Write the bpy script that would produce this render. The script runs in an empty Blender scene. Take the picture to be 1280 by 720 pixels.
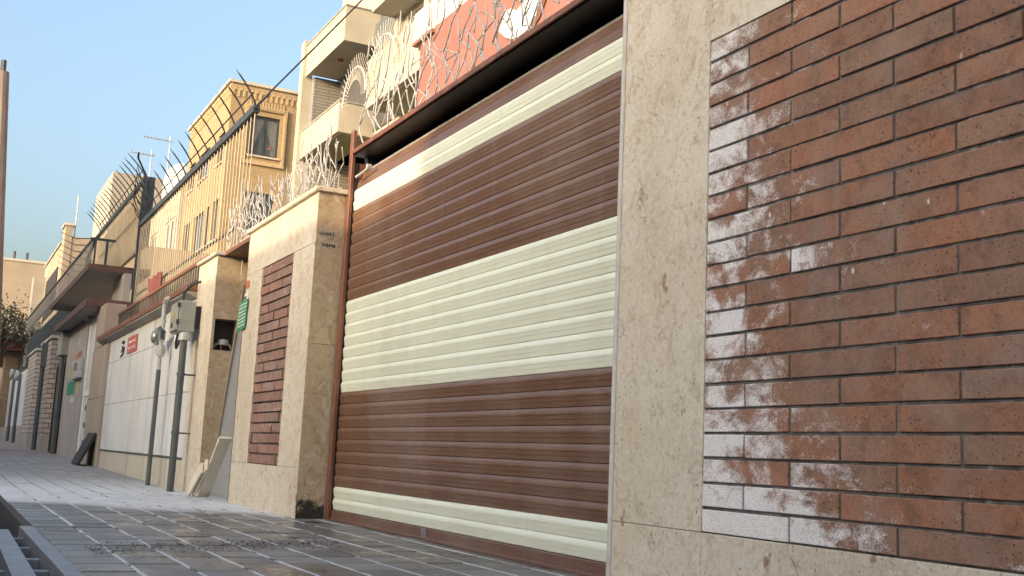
import bpy, bmesh, math, random
from mathutils import Vector, Matrix
random.seed(7)
rad = math.radians
scn = bpy.context.scene
COL = scn.collection

# ------------------------------------------------------------------ camera, sky, sun, exposure
CAM_Z = 0.467
yaw, pit, rol = rad(27.309), rad(8.903), rad(2.666)
fw = Vector((math.sin(yaw) * math.cos(pit), math.cos(yaw) * math.cos(pit), math.sin(pit)))
rt = Vector((math.cos(yaw), -math.sin(yaw), 0)); up = rt.cross(fw)
r2 = rt * math.cos(rol) + up * math.sin(rol); u2 = up * math.cos(rol) - rt * math.sin(rol)
cam = bpy.data.cameras.new('camera'); cam.lens = 36 * 1360 / 1280; cam.sensor_width = 36
cam.clip_start = 0.02; cam.clip_end = 2000
co = bpy.data.objects.new('camera', cam); COL.objects.link(co)
M = Matrix((r2, u2, -fw)).transposed().to_4x4(); M.translation = (0, 0, CAM_Z); co.matrix_world = M
scn.camera = co

SUN_EL, SUN_AZ = rad(12), rad(20)            # azimuth measured from -X towards -Y
sd = Vector((-math.cos(SUN_EL) * math.cos(SUN_AZ), -math.cos(SUN_EL) * math.sin(SUN_AZ), math.sin(SUN_EL)))
W = bpy.data.worlds.new('World'); scn.world = W; W.use_nodes = True
nt = W.node_tree; bg = nt.nodes['Background']; sky = nt.nodes.new('ShaderNodeTexSky')
sky.sky_type = 'NISHITA'; sky.sun_disc = False; sky.sun_elevation = SUN_EL
sky.sun_rotation = math.atan2(sd.x, sd.y)
sky.air_density = 1.1; sky.dust_density = 8.5; sky.ozone_density = 1.9; sky.altitude = 0
nt.links.new(sky.outputs[0], bg.inputs[0]); bg.inputs[1].default_value = 0.15
sl = bpy.data.lights.new('sun', 'SUN'); sl.energy = 2.0; sl.angle = rad(0.5); sl.color = (.54, .39, .24)
so = bpy.data.objects.new('sun', sl); COL.objects.link(so); so.rotation_euler = sd.to_track_quat('Z', 'Y').to_euler()
scn.view_settings.view_transform = 'Standard'; scn.view_settings.look = 'None'
scn.view_settings.gamma = 1; scn.view_settings.exposure = 2.05

# ------------------------------------------------------------------ mesh helpers
class MB:
    def __init__(s): s.v = []; s.f = []; s.mi = []; s.rnd = []; s.uv = {}; s.cur = 0; s.r = 0.0
    def face(s, pts, uv=None):
        n = len(s.v); s.v += [Vector(p) for p in pts]; s.f.append(tuple(range(n, n + len(pts))))
        s.mi.append(s.cur); s.rnd.append(s.r)
        if uv: s.uv[len(s.f) - 1] = uv
    def mesh(s, vs, fs):
        n = len(s.v); s.v += [Vector(p) for p in vs]
        for f in fs: s.f.append(tuple(i + n for i in f)); s.mi.append(s.cur); s.rnd.append(s.r)
    def box(s, x0, x1, y0, y1, z0, z1, bev=0):
        if x0 > x1: x0, x1 = x1, x0
        if y0 > y1: y0, y1 = y1, y0
        if z0 > z1: z0, z1 = z1, z0
        if bev > 0:
            b = min(bev, (x1-x0)/2.2, (y1-y0)/2.2, (z1-z0)/2.2)
            vs = []; idx = {}
            for ix in (0, 1):
                for iy in (0, 1):
                    for iz in (0, 1):
                        X = (x0, x1)[ix]; Y = (y0, y1)[iy]; Z = (z0, z1)[iz]
                        dx, dy, dz = (b if ix == 0 else -b), (b if iy == 0 else -b), (b if iz == 0 else -b)
                        idx[ix, iy, iz, 0] = len(vs); vs.append((X, Y+dy, Z+dz))
                        idx[ix, iy, iz, 1] = len(vs); vs.append((X+dx, Y, Z+dz))
                        idx[ix, iy, iz, 2] = len(vs); vs.append((X+dx, Y+dy, Z))
            fs = []
            for i in (0, 1):
                a = [(i,0,0,0),(i,0,1,0),(i,1,1,0),(i,1,0,0)]; fs.append([idx[k] for k in (a if i == 0 else a[::-1])])
                a = [(0,i,0,1),(1,i,0,1),(1,i,1,1),(0,i,1,1)]; fs.append([idx[k] for k in (a if i == 0 else a[::-1])])
                a = [(0,0,i,2),(0,1,i,2),(1,1,i,2),(1,0,i,2)]; fs.append([idx[k] for k in (a if i == 0 else a[::-1])])
            for p in (0, 1):
                for q in (0, 1):
                    fs.append([idx[p,q,0,0], idx[p,q,0,1], idx[p,q,1,1], idx[p,q,1,0]])
                    fs.append([idx[p,0,q,0], idx[p,0,q,2], idx[p,1,q,2], idx[p,1,q,0]])
                    fs.append([idx[0,p,q,1], idx[0,p,q,2], idx[1,p,q,2], idx[1,p,q,1]])
                    for t in (0, 1): fs.append([idx[p,q,t,0], idx[p,q,t,1], idx[p,q,t,2]])
            s.mesh(vs, fs); return
        vs = [(x, y, z) for x in (x0, x1) for y in (y0, y1) for z in (z0, z1)]
        s.mesh(vs, [(0,1,3,2),(4,6,7,5),(0,4,5,1),(2,3,7,6),(0,2,6,4),(1,5,7,3)])
    def obox(s, o, a, b, c):
        o, a, b, c = map(Vector, (o, a, b, c))
        vs = [o + a*i + b*j + c*k for i in (0,1) for j in (0,1) for k in (0,1)]
        s.mesh(vs, [(0,1,3,2),(4,6,7,5),(0,4,5,1),(2,3,7,6),(0,2,6,4),(1,5,7,3)])
    def tube(s, pts, r, n=6, taper=None, cap=True):
        pts = [Vector(p) for p in pts]; m = len(pts)
        rs = r if isinstance(r, (list, tuple)) else [r] * m
        if taper is not None: rs = [rs[i] * (1 + (taper - 1) * i / (m - 1)) for i in range(m)]
        base = len(s.v); t0 = (pts[1] - pts[0]).normalized()
        ref = Vector((0, 0, 1)) if abs(t0.z) < .9 else Vector((1, 0, 0))
        nrm = t0.cross(ref).normalized(); vs = []
        for i, p in enumerate(pts):
            t = ((pts[min(i+1, m-1)] - pts[max(i-1, 0)])).normalized()
            nrm = (nrm - t * nrm.dot(t)).normalized(); bn = t.cross(nrm)
            for k in range(n):
                a = 2 * math.pi * k / n; vs.append(p + (nrm * math.cos(a) + bn * math.sin(a)) * rs[i])
        fs = [(i*n+k, i*n+(k+1) % n, (i+1)*n+(k+1) % n, (i+1)*n+k) for i in range(m-1) for k in range(n)]
        if cap: fs += [tuple(range(n))[::-1], tuple((m-1)*n + k for k in range(n))]
        s.mesh(vs, fs)
    def cyl(s, a, b, r, n=12, r2=None): s.tube([a, b], [r, r if r2 is None else r2], n)
    def lathe(s, o, prof, n=16, axis='z'):
        vs = []; o = Vector(o)
        for (r, h) in prof:
            for k in range(n):
                a = 2*math.pi*k/n; c, d = r*math.cos(a), r*math.sin(a)
                vs.append(o + (Vector((c, d, h)) if axis == 'z' else Vector((h, c, d)) if axis == 'x' else Vector((d, h, c))))
        m = len(prof)
        fs = [(i*n+k, i*n+(k+1) % n, (i+1)*n+(k+1) % n, (i+1)*n+k) for i in range(m-1) for k in range(n)]
        fs += [tuple(range(n))[::-1], tuple((m-1)*n + k for k in range(n))]
        s.mesh(vs, fs)
    def prism(s, poly, off):                   # planar polygon extruded by off
        off = Vector(off); n = len(poly); vs = [Vector(p) for p in poly] + [Vector(p) + off for p in poly]
        s.mesh(vs, [tuple(range(n)), tuple(range(2*n-1, n-1, -1))] + [(i, i+n, (i+1) % n+n, (i+1) % n) for i in range(n)])
    def build(s, name, mat, parent=None, loc=None, smooth=False):
        if parent is not None: org = root_loc(parent)
        else: org = Vector(loc if loc is not None else (0, 0, 0))
        me = bpy.data.meshes.new(name)
        me.from_pydata([tuple(v - org) for v in s.v], [], s.f)
        mats = mat if isinstance(mat, (list, tuple)) else [mat]
        for m in mats: me.materials.append(m)
        for p, i in zip(me.polygons, s.mi): p.material_index = i; p.use_smooth = smooth
        at = me.attributes.new('rnd', 'FLOAT', 'FACE'); at.data.foreach_set('value', s.rnd)
        bm = bmesh.new(); bm.from_mesh(me); bmesh.ops.recalc_face_normals(bm, faces=bm.faces[:]); bm.to_mesh(me); bm.free()
        o = bpy.data.objects.new(name, me); COL.objects.link(o)
        if parent is not None: o.parent = parent
        else: o.location = org
        return o
def root_loc(o):
    v = Vector((0, 0, 0))
    while o is not None: v = v + o.location; o = o.parent
    return v
def tag(o, label, cat, group=None):
    o['label'] = label; o['category'] = cat
    if group: o['group'] = group
    return o
def thing(name, label, cat, loc=(0, 0, 0), group=None):
    o = bpy.data.objects.new(name, None); COL.objects.link(o); o.location = loc; o.empty_display_size = .2
    return tag(o, label, cat, group)
def struct(o, kind='structure'): o['kind'] = kind; return o
def copy_tree(o, parent=None):
    c = o.copy(); COL.objects.link(c); c.parent = parent
    for ch in list(o.children): copy_tree(ch, c)
    return c
def holes_panel(mb, ax, c, a0, a1, b0, b1, holes, depth):
    """flat wall at plane ax=c (outside is the negative side) with rectangular openings and reveals"""
    P = (lambda a, b, d: (c + d, a, b)) if ax == 'x' else (lambda a, b, d: (a, c + d, b))
    As = sorted({a0, a1, *[h[0] for h in holes], *[h[1] for h in holes]})
    Bs = sorted({b0, b1, *[h[2] for h in holes], *[h[3] for h in holes]})
    for i in range(len(As)-1):
        for j in range(len(Bs)-1):
            m, n = (As[i]+As[i+1])/2, (Bs[j]+Bs[j+1])/2
            if any(h[0] < m < h[1] and h[2] < n < h[3] for h in holes): continue
            mb.face([P(As[i], Bs[j], 0), P(As[i+1], Bs[j], 0), P(As[i+1], Bs[j+1], 0), P(As[i], Bs[j+1], 0)])
    for h in holes:
        q = [(h[0], h[2]), (h[1], h[2]), (h[1], h[3]), (h[0], h[3])]
        for k in range(4):
            (a, b), (e, f) = q[k], q[(k+1) % 4]
            mb.face([P(a, b, 0), P(e, f, 0), P(e, f, depth), P(a, b, depth)])
def window(parent, ax, c, h, fmat, gmat, nm=1, ft=.05, sill=None, curtain=None, trans=0):
    """window frame (part) with pane and sill (sub-parts) in opening h of plane ax=c"""
    B = (lambda mb, a0, a1, b0, b1, d0, d1: mb.box(c+d0, c+d1, a0, a1, b0, b1)) if ax == 'x' else \
        (lambda mb, a0, a1, b0, b1, d0, d1: mb.box(a0, a1, c+d0, c+d1, b0, b1))
    a0, a1, b0, b1 = h; f = MB()
    B(f, a0, a1, b0, b0+ft, .06, .12); B(f, a0, a1, b1-ft, b1, .06, .12)
    B(f, a0, a0+ft, b0+ft, b1-ft, .06, .12); B(f, a1-ft, a1, b0+ft, b1-ft, .06, .12)
    for k in range(nm):
        m = a0 + (a1-a0)*(k+1)/(nm+1); B(f, m-ft*.5, m+ft*.5, b0+ft, b1-ft, .062, .118)
    if trans: B(f, a0+ft, a1-ft, b0+trans-ft*.5, b0+trans+ft*.5, .064, .116)
    fo = f.build('window', fmat, parent)
    g = MB(); B(g, a0+ft*.5, a1-ft*.5, b0+ft*.5, b1-ft*.5, .085, .095); g.build('pane', gmat, fo)
    if curtain:
        w = a1-a0
        for side in (0, 1):
            k = MB(); n = 8
            pts = []
            for i in range(n+1):
                t = i/n
                for j in range(7):
                    q = j/6; half = w*.48*(1-.62*min(1, q*1.35)) if q < .72 else w*.48*(1-.62)
                    aa = (a0+.03 + half*t) if side == 0 else (a1-.03 - half*t)
                    dd = .15 + .018*math.sin(t*22) ; bb = b1-ft-(b1-b0-2*ft)*q
                    pts.append((c+dd, aa, bb) if ax == 'x' else (aa, c+dd, bb))
            k.mesh(pts, [(i*7+j, i*7+j+1, (i+1)*7+j+1, (i+1)*7+j) for i in range(n) for j in range(6)])
            k.build('curtain', curtain, fo, smooth=True)
    if sill:
        s = MB(); B(s, a0-.06, a1+.06, b0-.06, b0-.002, -.07, .05); s.build('sill', sill, fo)
    return fo

# ------------------------------------------------------------------ material helpers
class NT:
    def __init__(s, m): s.m = m; s.t = m.node_tree; s.N = s.t.nodes; s.L = s.t.links; s.b = s.N['Principled BSDF']
    def n(s, typ, ins=None, **kw):
        nd = s.N.new('ShaderNode' + typ)
        for k, v in kw.items(): setattr(nd, k, v)
        for k, v in (ins or {}).items(): s.set(nd.inputs[k], v)
        return nd
    def set(s, sock, v):
        if hasattr(v, 'is_output') or isinstance(v, bpy.types.NodeSocket): s.L.new(v, sock)
        elif isinstance(v, bpy.types.Node): s.L.new(v.outputs[0], sock)
        else: sock.default_value = (*v, 1) if isinstance(v, (tuple, list)) and len(v) == 3 and sock.type == 'RGBA' else v
    def co(s, scale=(1, 1, 1), off=None):
        c = s.n('TexCoord').outputs['Object']
        return s.n('Mapping', {'Vector': c, 'Scale': scale, 'Location': off or (0, 0, 0)}).outputs[0]
    def noise(s, scale, detail=4, rough=.55, vec=None, dist=0, w=None):
        d = {'Scale': scale, 'Detail': detail, 'Roughness': rough, 'Distortion': dist}
        kw = {}
        if w is not None: kw['noise_dimensions'] = '4D'
        nd = s.n('TexNoise', None, **kw)
        if w is not None: s.set(nd.inputs['W'], w)
        for k, v in d.items(): s.set(nd.inputs[k], v)
        s.set(nd.inputs['Vector'], vec if vec is not None else s.co()); return nd.outputs[0]
    def ramp(s, f, a, b, lo=0., hi=1.):
        return s.n('MapRange', {'Value': f, 'From Min': a, 'From Max': b, 'To Min': lo, 'To Max': hi}).outputs[0]
    def m2(s, op, a, b=0., c=None, clamp=False):
        nd = s.n('Math', {0: a, 1: b}, operation=op, use_clamp=clamp)
        if c is not None: s.set(nd.inputs[2], c)
        return nd.outputs[0]
    def mix(s, f, a, b, mode='MIX'):
        nd = s.n('Mix', None, data_type='RGBA', blend_type=mode); s.set(nd.inputs[0], f); s.set(nd.inputs[6], a); s.set(nd.inputs[7], b)
        return nd.outputs[2]
    def attr(s, name): return s.n('Attribute', None, attribute_name=name).outputs['Fac']
    def bump(s, h, st=.3, d=.01, normal=None):
        nd = s.n('Bump', {'Height': h, 'Strength': st, 'Distance': d})
        if normal is not None: s.set(nd.inputs['Normal'], normal)
        s.L.new(nd.outputs[0], s.b.inputs['Normal']); return nd.outputs[0]
    def out(s, col=None, rough=None, metal=None, spec=None):
        if col is not None: s.set(s.b.inputs['Base Color'], col)
        if rough is not None: s.set(s.b.inputs['Roughness'], rough)
        if metal is not None: s.set(s.b.inputs['Metallic'], metal)
        if spec is not None: s.set(s.b.inputs['Specular IOR Level'], spec)
def new(name):
    m = bpy.data.materials.new(name); m.use_nodes = True; return NT(m)
def sep(t, v):
    nd = t.n('SeparateXYZ', {0: v}); return nd.outputs[0], nd.outputs[1], nd.outputs[2]
def plain(name, col, rough=.6, metal=0, var=.18, sc=6, bump=.1, dark=None, streak=False):
    t = new(name); v = t.co((1, 1, .18) if streak else (1, 1, 1))
    n1 = t.noise(sc, 6, .6, v); n2 = t.noise(sc*9, 4, .6)
    c = t.mix(t.ramp(n1, .3, .7), tuple(k*(1-var) for k in col), tuple(min(1, k*(1+var)) for k in col))
    if dark: c = t.mix(t.ramp(t.noise(sc*.7, 7, .65, t.co((1, 1, .12), (3, 5, 1))), .56, .74, 0, .75), c, dark)
    t.out(c, t.ramp(n2, .3, .7, max(.05, rough-.1), min(1, rough+.1)), metal)
    if bump: t.bump(n2, bump, .004)
    return t.m
def stone_mat(name, base=(.635, .565, .44), light=(.74, .69, .59), brown=(.47, .385, .275)):
    t = new(name); v = t.co()
    big = t.noise(2.3, 5, .6); mid = t.noise(13, 8, .65, None, 1.2); fine = t.noise(90, 5, .7)
    c = t.mix(t.ramp(big, .32, .68), base, light)
    c = t.mix(t.ramp(mid, .50, .66, 0, .75), c, brown)
    c = t.mix(t.ramp(t.noise(34, 6, .7, None, .8), .56, .70, 0, .5), c, light)
    c = t.mix(t.ramp(fine, .3, .7, 0, .2), c, (.30, .22, .14))
    c = t.mix(t.ramp(t.noise(1.3, 6, .6, t.co((1, 1, .35), (6, 2, 1))), .48, .66, 0, .55), c, (.47, .385, .27))
    c = t.mix(t.ramp(t.noise(7, 8, .68, t.co((1, 1, .8), (1, 7, 2)), 1.), .55, .66, 0, .5), c, (.66, .63, .57))
    # short rusty cracks and faint veins
    rn = t.noise(5.5, 6, .62, None, 1.4)
    vein = t.m2('MULTIPLY', t.ramp(t.m2('ABSOLUTE', t.m2('SUBTRACT', rn, .5)), .002, .011, 1, 0), t.ramp(t.noise(3.7, 4), .53, .62))
    c = t.mix(t.m2('MULTIPLY', vein, .8), c, (.20, .10, .045))
    rn2 = t.noise(11, 6, .6, t.co((1, 1, 1), (5, 3, 8)), 1.0)
    c = t.mix(t.m2('MULTIPLY', t.ramp(t.m2('ABSOLUTE', t.m2('SUBTRACT', rn2, .5)), .002, .016, .5, 0), t.ramp(t.noise(2.9, 4), .45, .6)), c, (.70, .66, .58))
    c = t.mix(t.ramp(t.noise(55, 6, .75, t.co((1, 1, 1), (2, 9, 4))), .52, .66, 0, .55), c, (.36, .27, .17))
    c = t.mix(t.ramp(t.noise(42, 6, .75, t.co((1, 1, 1), (8, 1, 6))), .54, .66, 0, .6), c, tuple(min(.8, k*1.10) for k in light))
    # pits
    pit_ = t.n('TexVoronoi', {'Vector': t.co((1, 1, .55)), 'Scale': 60., 'Randomness': 1.}).outputs[0]
    pit_ = t.m2('MULTIPLY', t.ramp(pit_, .10, .24, 1, 0), t.ramp(t.noise(6.5, 4, .6), .47, .60))
    c = t.mix(t.m2('MULTIPLY', pit_, .9), c, (.17, .085, .04))
    ch = t.n('TexVoronoi', {'Vector': t.n('VectorMath', {0: t.co((1, 1, .6)), 1: t.n('VectorMath', {0: t.n('TexNoise', {'Vector': v, 'Scale': 22., 'Detail': 5.}).outputs[1], 1: (.09, .09, .09)}, operation='MULTIPLY').outputs[0]}, operation='ADD').outputs[0], 'Scale': 5.5, 'Randomness': 1.}).outputs[0]
    c = t.mix(t.ramp(ch, .055, .105, .8, 0), c, (.26, .13, .065))
    # calcite bloom
    c = t.mix(t.ramp(t.noise(3.4, 9, .72, t.co((1, 1, .6), (4, 1, 7))), .60, .74, 0, .6), c, tuple(min(.78, k*1.06) for k in light))
    t.out(c, t.ramp(mid, .3, .7, .42, .7))
    h = t.m2('SUBTRACT', t.m2('MULTIPLY', fine, .35), t.m2('ADD', pit_, t.m2('MULTIPLY', vein, .6)))
    t.bump(h, .45, .004)
    return t.m
def brick_face_mat(edge_y, sgn, z0, name, amount=1.0, cols=None):
    t = new(name); v = t.co(); x, y, z = sep(t, v); r = t.attr('rnd')
    off = t.m2('MULTIPLY', r, 57.)
    fine = t.noise(110, 5, .7); mid = t.noise(16, 6, .65, None, .6, off); big = t.noise(3.0, 4, .6)
    A, B_, C_ = cols or ((.43, .178, .092), (.245, .112, .066), (.29, .178, .12))
    c = t.mix(t.ramp(r, .0, 1.), A, B_)
    c = t.mix(t.ramp(t.m2('FRACT', t.m2('MULTIPLY', r, 7.31)), .55, 1., 0, .8), c, C_)
    c = t.mix(t.ramp(big, .45, .66, 0, .5), c, (.235, .165, .125))
    c = t.mix(t.ramp(mid, .48, .70, 0, .68), c, (.125, .066, .043))
    c = t.mix(t.ramp(mid, .5, .25, 0, .4), c, (.44, .21, .13))
    c = t.mix(t.ramp(fine, .40, .66, 0, .45), c, (.09, .045, .03))
    c = t.mix(t.ramp(t.noise(75, 4, .7, t.co((1, 1, 1), (4, 4, 1))), .60, .70, 0, .35), c, (.50, .30, .20))
    pit_ = t.n('TexVoronoi', {'Vector': v, 'Scale': 70., 'Randomness': 1.}).outputs[0]
    pm = t.m2('MULTIPLY', t.ramp(pit_, .13, .22, 1, 0), t.ramp(t.noise(11, 3, .5, t.co((1, 1, 1), (9, 2, 4))), .40, .54))
    c = t.mix(pm, c, (.035, .022, .02))
    c = t.mix(t.ramp(t.noise(5, 7, .65, None, .4), .42, .7, .06, .36), c, (.37, .30, .255))
    # lime runs: grey vertical washes
    c = t.mix(t.ramp(t.noise(4.2, 4, .6, t.co((1, 1, .13), (2, 8, 3))), .60, .72, 0, .35), c, (.32, .29, .27))
    # efflorescence, strongest by the stone edge and on the lowest rows
    d = t.m2('MULTIPLY', t.m2('SUBTRACT', y, edge_y), sgn)
    near = t.m2('POWER', t.ramp(d, 0, .80, 1, 0), 1.25); low = t.ramp(z, z0, z0+.26, .15, 0)
    wn = t.m2('ADD', t.m2('MULTIPLY', t.noise(6.5, 10, .66, t.co((1, 1, 1.2), (3, 1, 2)), .7), .62), t.m2('MULTIPLY', t.noise(8.5, 9, .66, t.co((1, 1, 1.35)), .6, off), .50))
    wn = t.m2('SUBTRACT', wn, .06)
    wsum = t.m2('ADD', t.m2('ADD', wn, t.m2('MULTIPLY', near, .275*amount)), t.m2('ADD', t.m2('MULTIPLY', low, amount), t.m2('MULTIPLY', t.m2('SUBTRACT', t.m2('FRACT', t.m2('MULTIPLY', r, 13.7)), .5), .12)))
    grain = t.m2('MULTIPLY', t.m2('SUBTRACT', t.noise(170, 4, .8), .5), .34)
    wf = t.ramp(t.m2('ADD', t.m2('MINIMUM', wsum, .79), grain), .665, .80, 0, .94)
    c = t.mix(wf, c, t.mix(t.ramp(mid, .3, .7), (.78, .77, .78), (.90, .90, .91)))
    fl = t.n('TexVoronoi', {'Vector': t.co((1, 1, .6), (1, 5, 2)), 'Scale': 16., 'Randomness': 1.}).outputs[0]
    c = t.mix(t.m2('MULTIPLY', t.ramp(fl, .07, .10, 1, 0), t.ramp(big, .5, .56)), c, (.66, .60, .52))
    t.out(c, .86)
    t.bump(t.m2('SUBTRACT', t.m2('ADD', t.m2('MULTIPLY', fine, .5), t.m2('MULTIPLY', wf, .4)), pm), .5, .004)
    return t.m
def slat_mat(name, base, dark, light, wood=True):
    t = new(name)
    g = t.noise(5, 5, .6, t.co((60, 1.1, 60))); g2 = t.noise(24, 4, .6, t.co((14, .35, 14)))
    c = t.mix(t.ramp(g, .35, .65), dark, base)
    c = t.mix(t.ramp(g2, .52, .75, 0, .6 if wood else .25), c, light)
    dust = t.noise(1.6, 7, .65, t.co((1, 1, .5)))
    c = t.mix(t.ramp(dust, .46, .72, 0, .34), c, (.34, .29, .25) if wood else (.52, .50, .42))
    drip = t.noise(9, 6, .65, t.co((1, 1, .12), (2, 4, 0)))
    c = t.mix(t.ramp(drip, .56, .74, 0, .16), c, (.36, .33, .29) if wood else (.50, .47, .38))
    t.out(c, t.ramp(dust, .35, .7, .34, .55), 0, .5)
    t.bump(g, .12, .002)
    return t.m
def lines_brick(name, ca, cb, cm, bw, bh, mort, plane='xz', rough=.85):
    """regular small masonry as a brick texture on a wall"""
    t = new(name); x, y, z = sep(t, t.co())
    u = t.m2('ADD', x, y)
    v = t.n('CombineXYZ', {0: u, 1: z, 2: 0.}).outputs[0]
    b = t.n('TexBrick', {'Vector': v, 'Color1': ca, 'Color2': cb, 'Mortar': cm, 'Scale': 1., 'Mortar Size': mort, 'Brick Width': bw, 'Row Height': bh, 'Mortar Smooth': .2})
    c = t.mix(t.ramp(t.noise(1.1, 6, .65), .4, .75, 0, .4), b.outputs[0], tuple(k*.6 for k in ca))
    c = t.mix(t.ramp(t.noise(.8, 6, .6, t.co((1, 1, .1))), .58, .75, 0, .4), c, tuple(k*.45 for k in ca))
    t.out(c, rough); t.bump(b.outputs[1], -.6, .008)
    return t.m
def plaster(name, col, stain=(.2, .17, .14), amt=.6, rough=.85):
    t = new(name)
    c = t.mix(t.ramp(t.noise(1.1, 8, .65), .35, .7), tuple(k*.86 for k in col), tuple(min(.9, k*1.08) for k in col))
    c = t.mix(t.ramp(t.noise(2.4, 8, .7, t.co((1, 1, .10))), .54, .78, 0, amt), c, stain)
    c = t.mix(t.ramp(t.noise(30, 5, .7), .5, .75, 0, .22), c, tuple(k*.5 for k in col))
    t.out(c, rough); t.bump(t.noise(60, 5, .7), .15, .006)
    return t.m
def glass(name, col=(.06, .08, .10), rough=.04):
    t = new(name); t.out(col, rough, 0, .9)
    t.bump(t.noise(.9, 2), .03, .02)
    return t.m
def wet_fields(t):
    x, y, z = sep(t, t.co())
    wl = t.m2('ADD', y, t.m2('MULTIPLY', x, .70)); wl = t.m2('ADD', wl, t.m2('MULTIPLY', t.m2('SUBTRACT', t.noise(1.8, 6, .65), .5), 1.0))
    wet = t.ramp(wl, 8.6, 9.0, 1, 0)
    dust = t.m2('MULTIPLY', t.ramp(wl, 8.9, 9.4), t.ramp(y, 14, 10.8))
    return x, y, wl, wet, dust
def paver_mat():
    t = new('concrete pavers washed wet'); x, y, wl, wet, dust = wet_fields(t); cell = t.attr('rnd')
    mid = t.noise(6, 8, .68); fine = t.noise(150, 5, .75)
    c = t.mix(cell, (.225, .225, .22), (.34, .335, .325))
    c = t.mix(t.ramp(mid, .4, .72, 0, .6), c, (.165, .16, .155))
    c = t.mix(t.ramp(fine, .4, .7, 0, .4), c, (.10, .098, .095))
    c = t.mix(t.m2('MULTIPLY', dust, t.ramp(mid, .3, .62, .45, .95)), c, (.65, .675, .69))
    c = t.mix(t.m2('MULTIPLY', t.ramp(y, 21.5, 22.5), .6), c, (.27, .19, .165))
    pud = t.m2('MULTIPLY', wet, t.ramp(t.noise(2.3, 6, .62, t.co((1, .6, 1), (3, 3, 0))), .40, .62))
    tone = t.mix(cell, (.088, .088, .088), (.195, .195, .193))
    c = t.mix(t.m2('MULTIPLY', wet, .78), c, tone)
    c = t.mix(t.m2('MULTIPLY', pud, .45), c, (.058, .057, .056))
    c = t.mix(t.m2('MULTIPLY', wet, t.ramp(t.noise(14, 7, .7), .56, .70, 0, .35)), c, (.26, .25, .235))
    rough = t.m2('SUBTRACT', t.ramp(mid, .3, .7, .75, .92), t.m2('ADD', t.m2('MULTIPLY', wet, .36), t.m2('MULTIPLY', pud, .24)))
    t.out(c, rough, 0, .5)
    t.bump(t.m2('ADD', t.m2('MULTIPLY', fine, .14), t.m2('MULTIPLY', t.noise(5, 5), .6)), .30, .006)
    return t.m
def joint_mat():
    t = new('cement joints'); x, y, wl, wet, dust = wet_fields(t)
    n1 = t.ramp(t.noise(2.1, 5, .62, t.co((6, 1.3, 1), (7, 1, 0))), .40, .46)
    c = t.mix(n1, (.06, .057, .054), t.mix(t.noise(60, 5), (.42, .42, .42), (.66, .67, .67)))
    c = t.mix(t.ramp(y, 9.5, 12, 0, .85), c, (.13, .13, .125))
    t.out(c, .85); t.bump(t.noise(70, 5, .7), .5, .004); return t.m
STONE = stone_mat('beige limestone cladding')
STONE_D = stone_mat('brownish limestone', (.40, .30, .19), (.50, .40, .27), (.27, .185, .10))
MORTAR = plain('dark mortar', (.115, .108, .107), .95, 0, .6, 14, .5, (.55, .54, .54))
BROWN = slat_mat('brown woodgrain slat', (.185, .096, .058), (.125, .063, .038), (.275, .165, .11))
CREAM = slat_mat('cream slat', (.77, .815, .70), (.71, .755, .64), (.81, .85, .76), False)
BARM = slat_mat('brown shutter bottom bar', (.17, .092, .066), (.125, .065, .047), (.24, .15, .11))
RUSTY = plain('brown painted steel', (.18, .074, .043), .5, .0, .3, 9, .15, (.09, .042, .03))
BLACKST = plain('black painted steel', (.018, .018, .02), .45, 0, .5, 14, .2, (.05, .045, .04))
DARKST = plain('dark grey steel', (.045, .055, .065), .5, .2, .3, 12, .1)
WHITEST = plain('off white painted steel rod', (.46, .455, .44), .45, 0, .16, 30, .1)
BARS = plain('beige painted steel bar', (.42, .36, .25), .5, 0, .2, 5, .1, (.22, .15, .08), True)
CONC = plaster('stained grey concrete', (.34, .32, .29), (.12, .11, .10), .6)
CONC_L = plaster('pale concrete', (.50, .47, .42), (.25, .22, .19), .5)
RENDER_ = plaster('dirty off white render', (.585, .60, .61), (.27, .26, .25), .85)
CREAMW = plaster('cream painted render', (.45, .42, .35), (.30, .23, .16), .35)
BEIGEW = plaster('beige render', (.36, .305, .24), (.22, .17, .125), .45)
TANW = plaster('tan sheet panel', (.42, .34, .25), (.25, .19, .14), .4)
PINK = plaster('salmon pink panel', (.27, .118, .098), (.22, .10, .085), .3, .6)
OLIVE = plain('olive green soffit', (.24, .24, .12), .7, 0, .15, 3)
YBRICK = lines_brick('yellow facing brick', (.38, .29, .17), (.32, .24, .14), (.29, .22, .14), .22, .075, .010)
GBRICK = lines_brick('grey stacked brick', (.30, .29, .275), (.26, .25, .235), (.13, .125, .12), .9, .11, .016)
WBRICK = lines_brick('dirty white brick', (.50, .45, .40), (.40, .35, .30), (.17, .15, .13), .24, .11, .016)
TRIM = plain('grey fillet at the stone edge', (.56, .545, .52), .7, 0, .2, 12, .2, (.3, .27, .24))
GLASS = glass('window glass')
GLASSB = glass('pale reflecting glass', (.30, .36, .40), .06)
CURT = plain('white curtain', (.72, .68, .58), .9, 0, .06)
GALV = plain('grey painted pipe', (.42, .43, .43), .45, .1, .15, 20, .1, (.25, .22, .2))
PIPED = plain('dark grey pipe', (.085, .10, .105), .5, .1, .25, 14, .15, (.16, .15, .14), True)
BOXM = plain('grey green cabinet', (.28, .29, .265), .5, 0, .15, 9, .1, (.2, .18, .14))
WHITEP = plain('white paint', (.74, .73, .70), .6, 0, .08)
REDSIGN = plain('faded red sign', (.42, .105, .095), .6, 0, .12)
GREENSIGN = plain('green sign', (.035, .25, .12), .5, 0, .12)
INK = plain('black stencil ink', (.02, .02, .02), .8, 0, .3, 60)
WOOD = plain('pale sawn board', (.70, .62, .50), .75, 0, .16, 5, .2, None, True)
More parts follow.
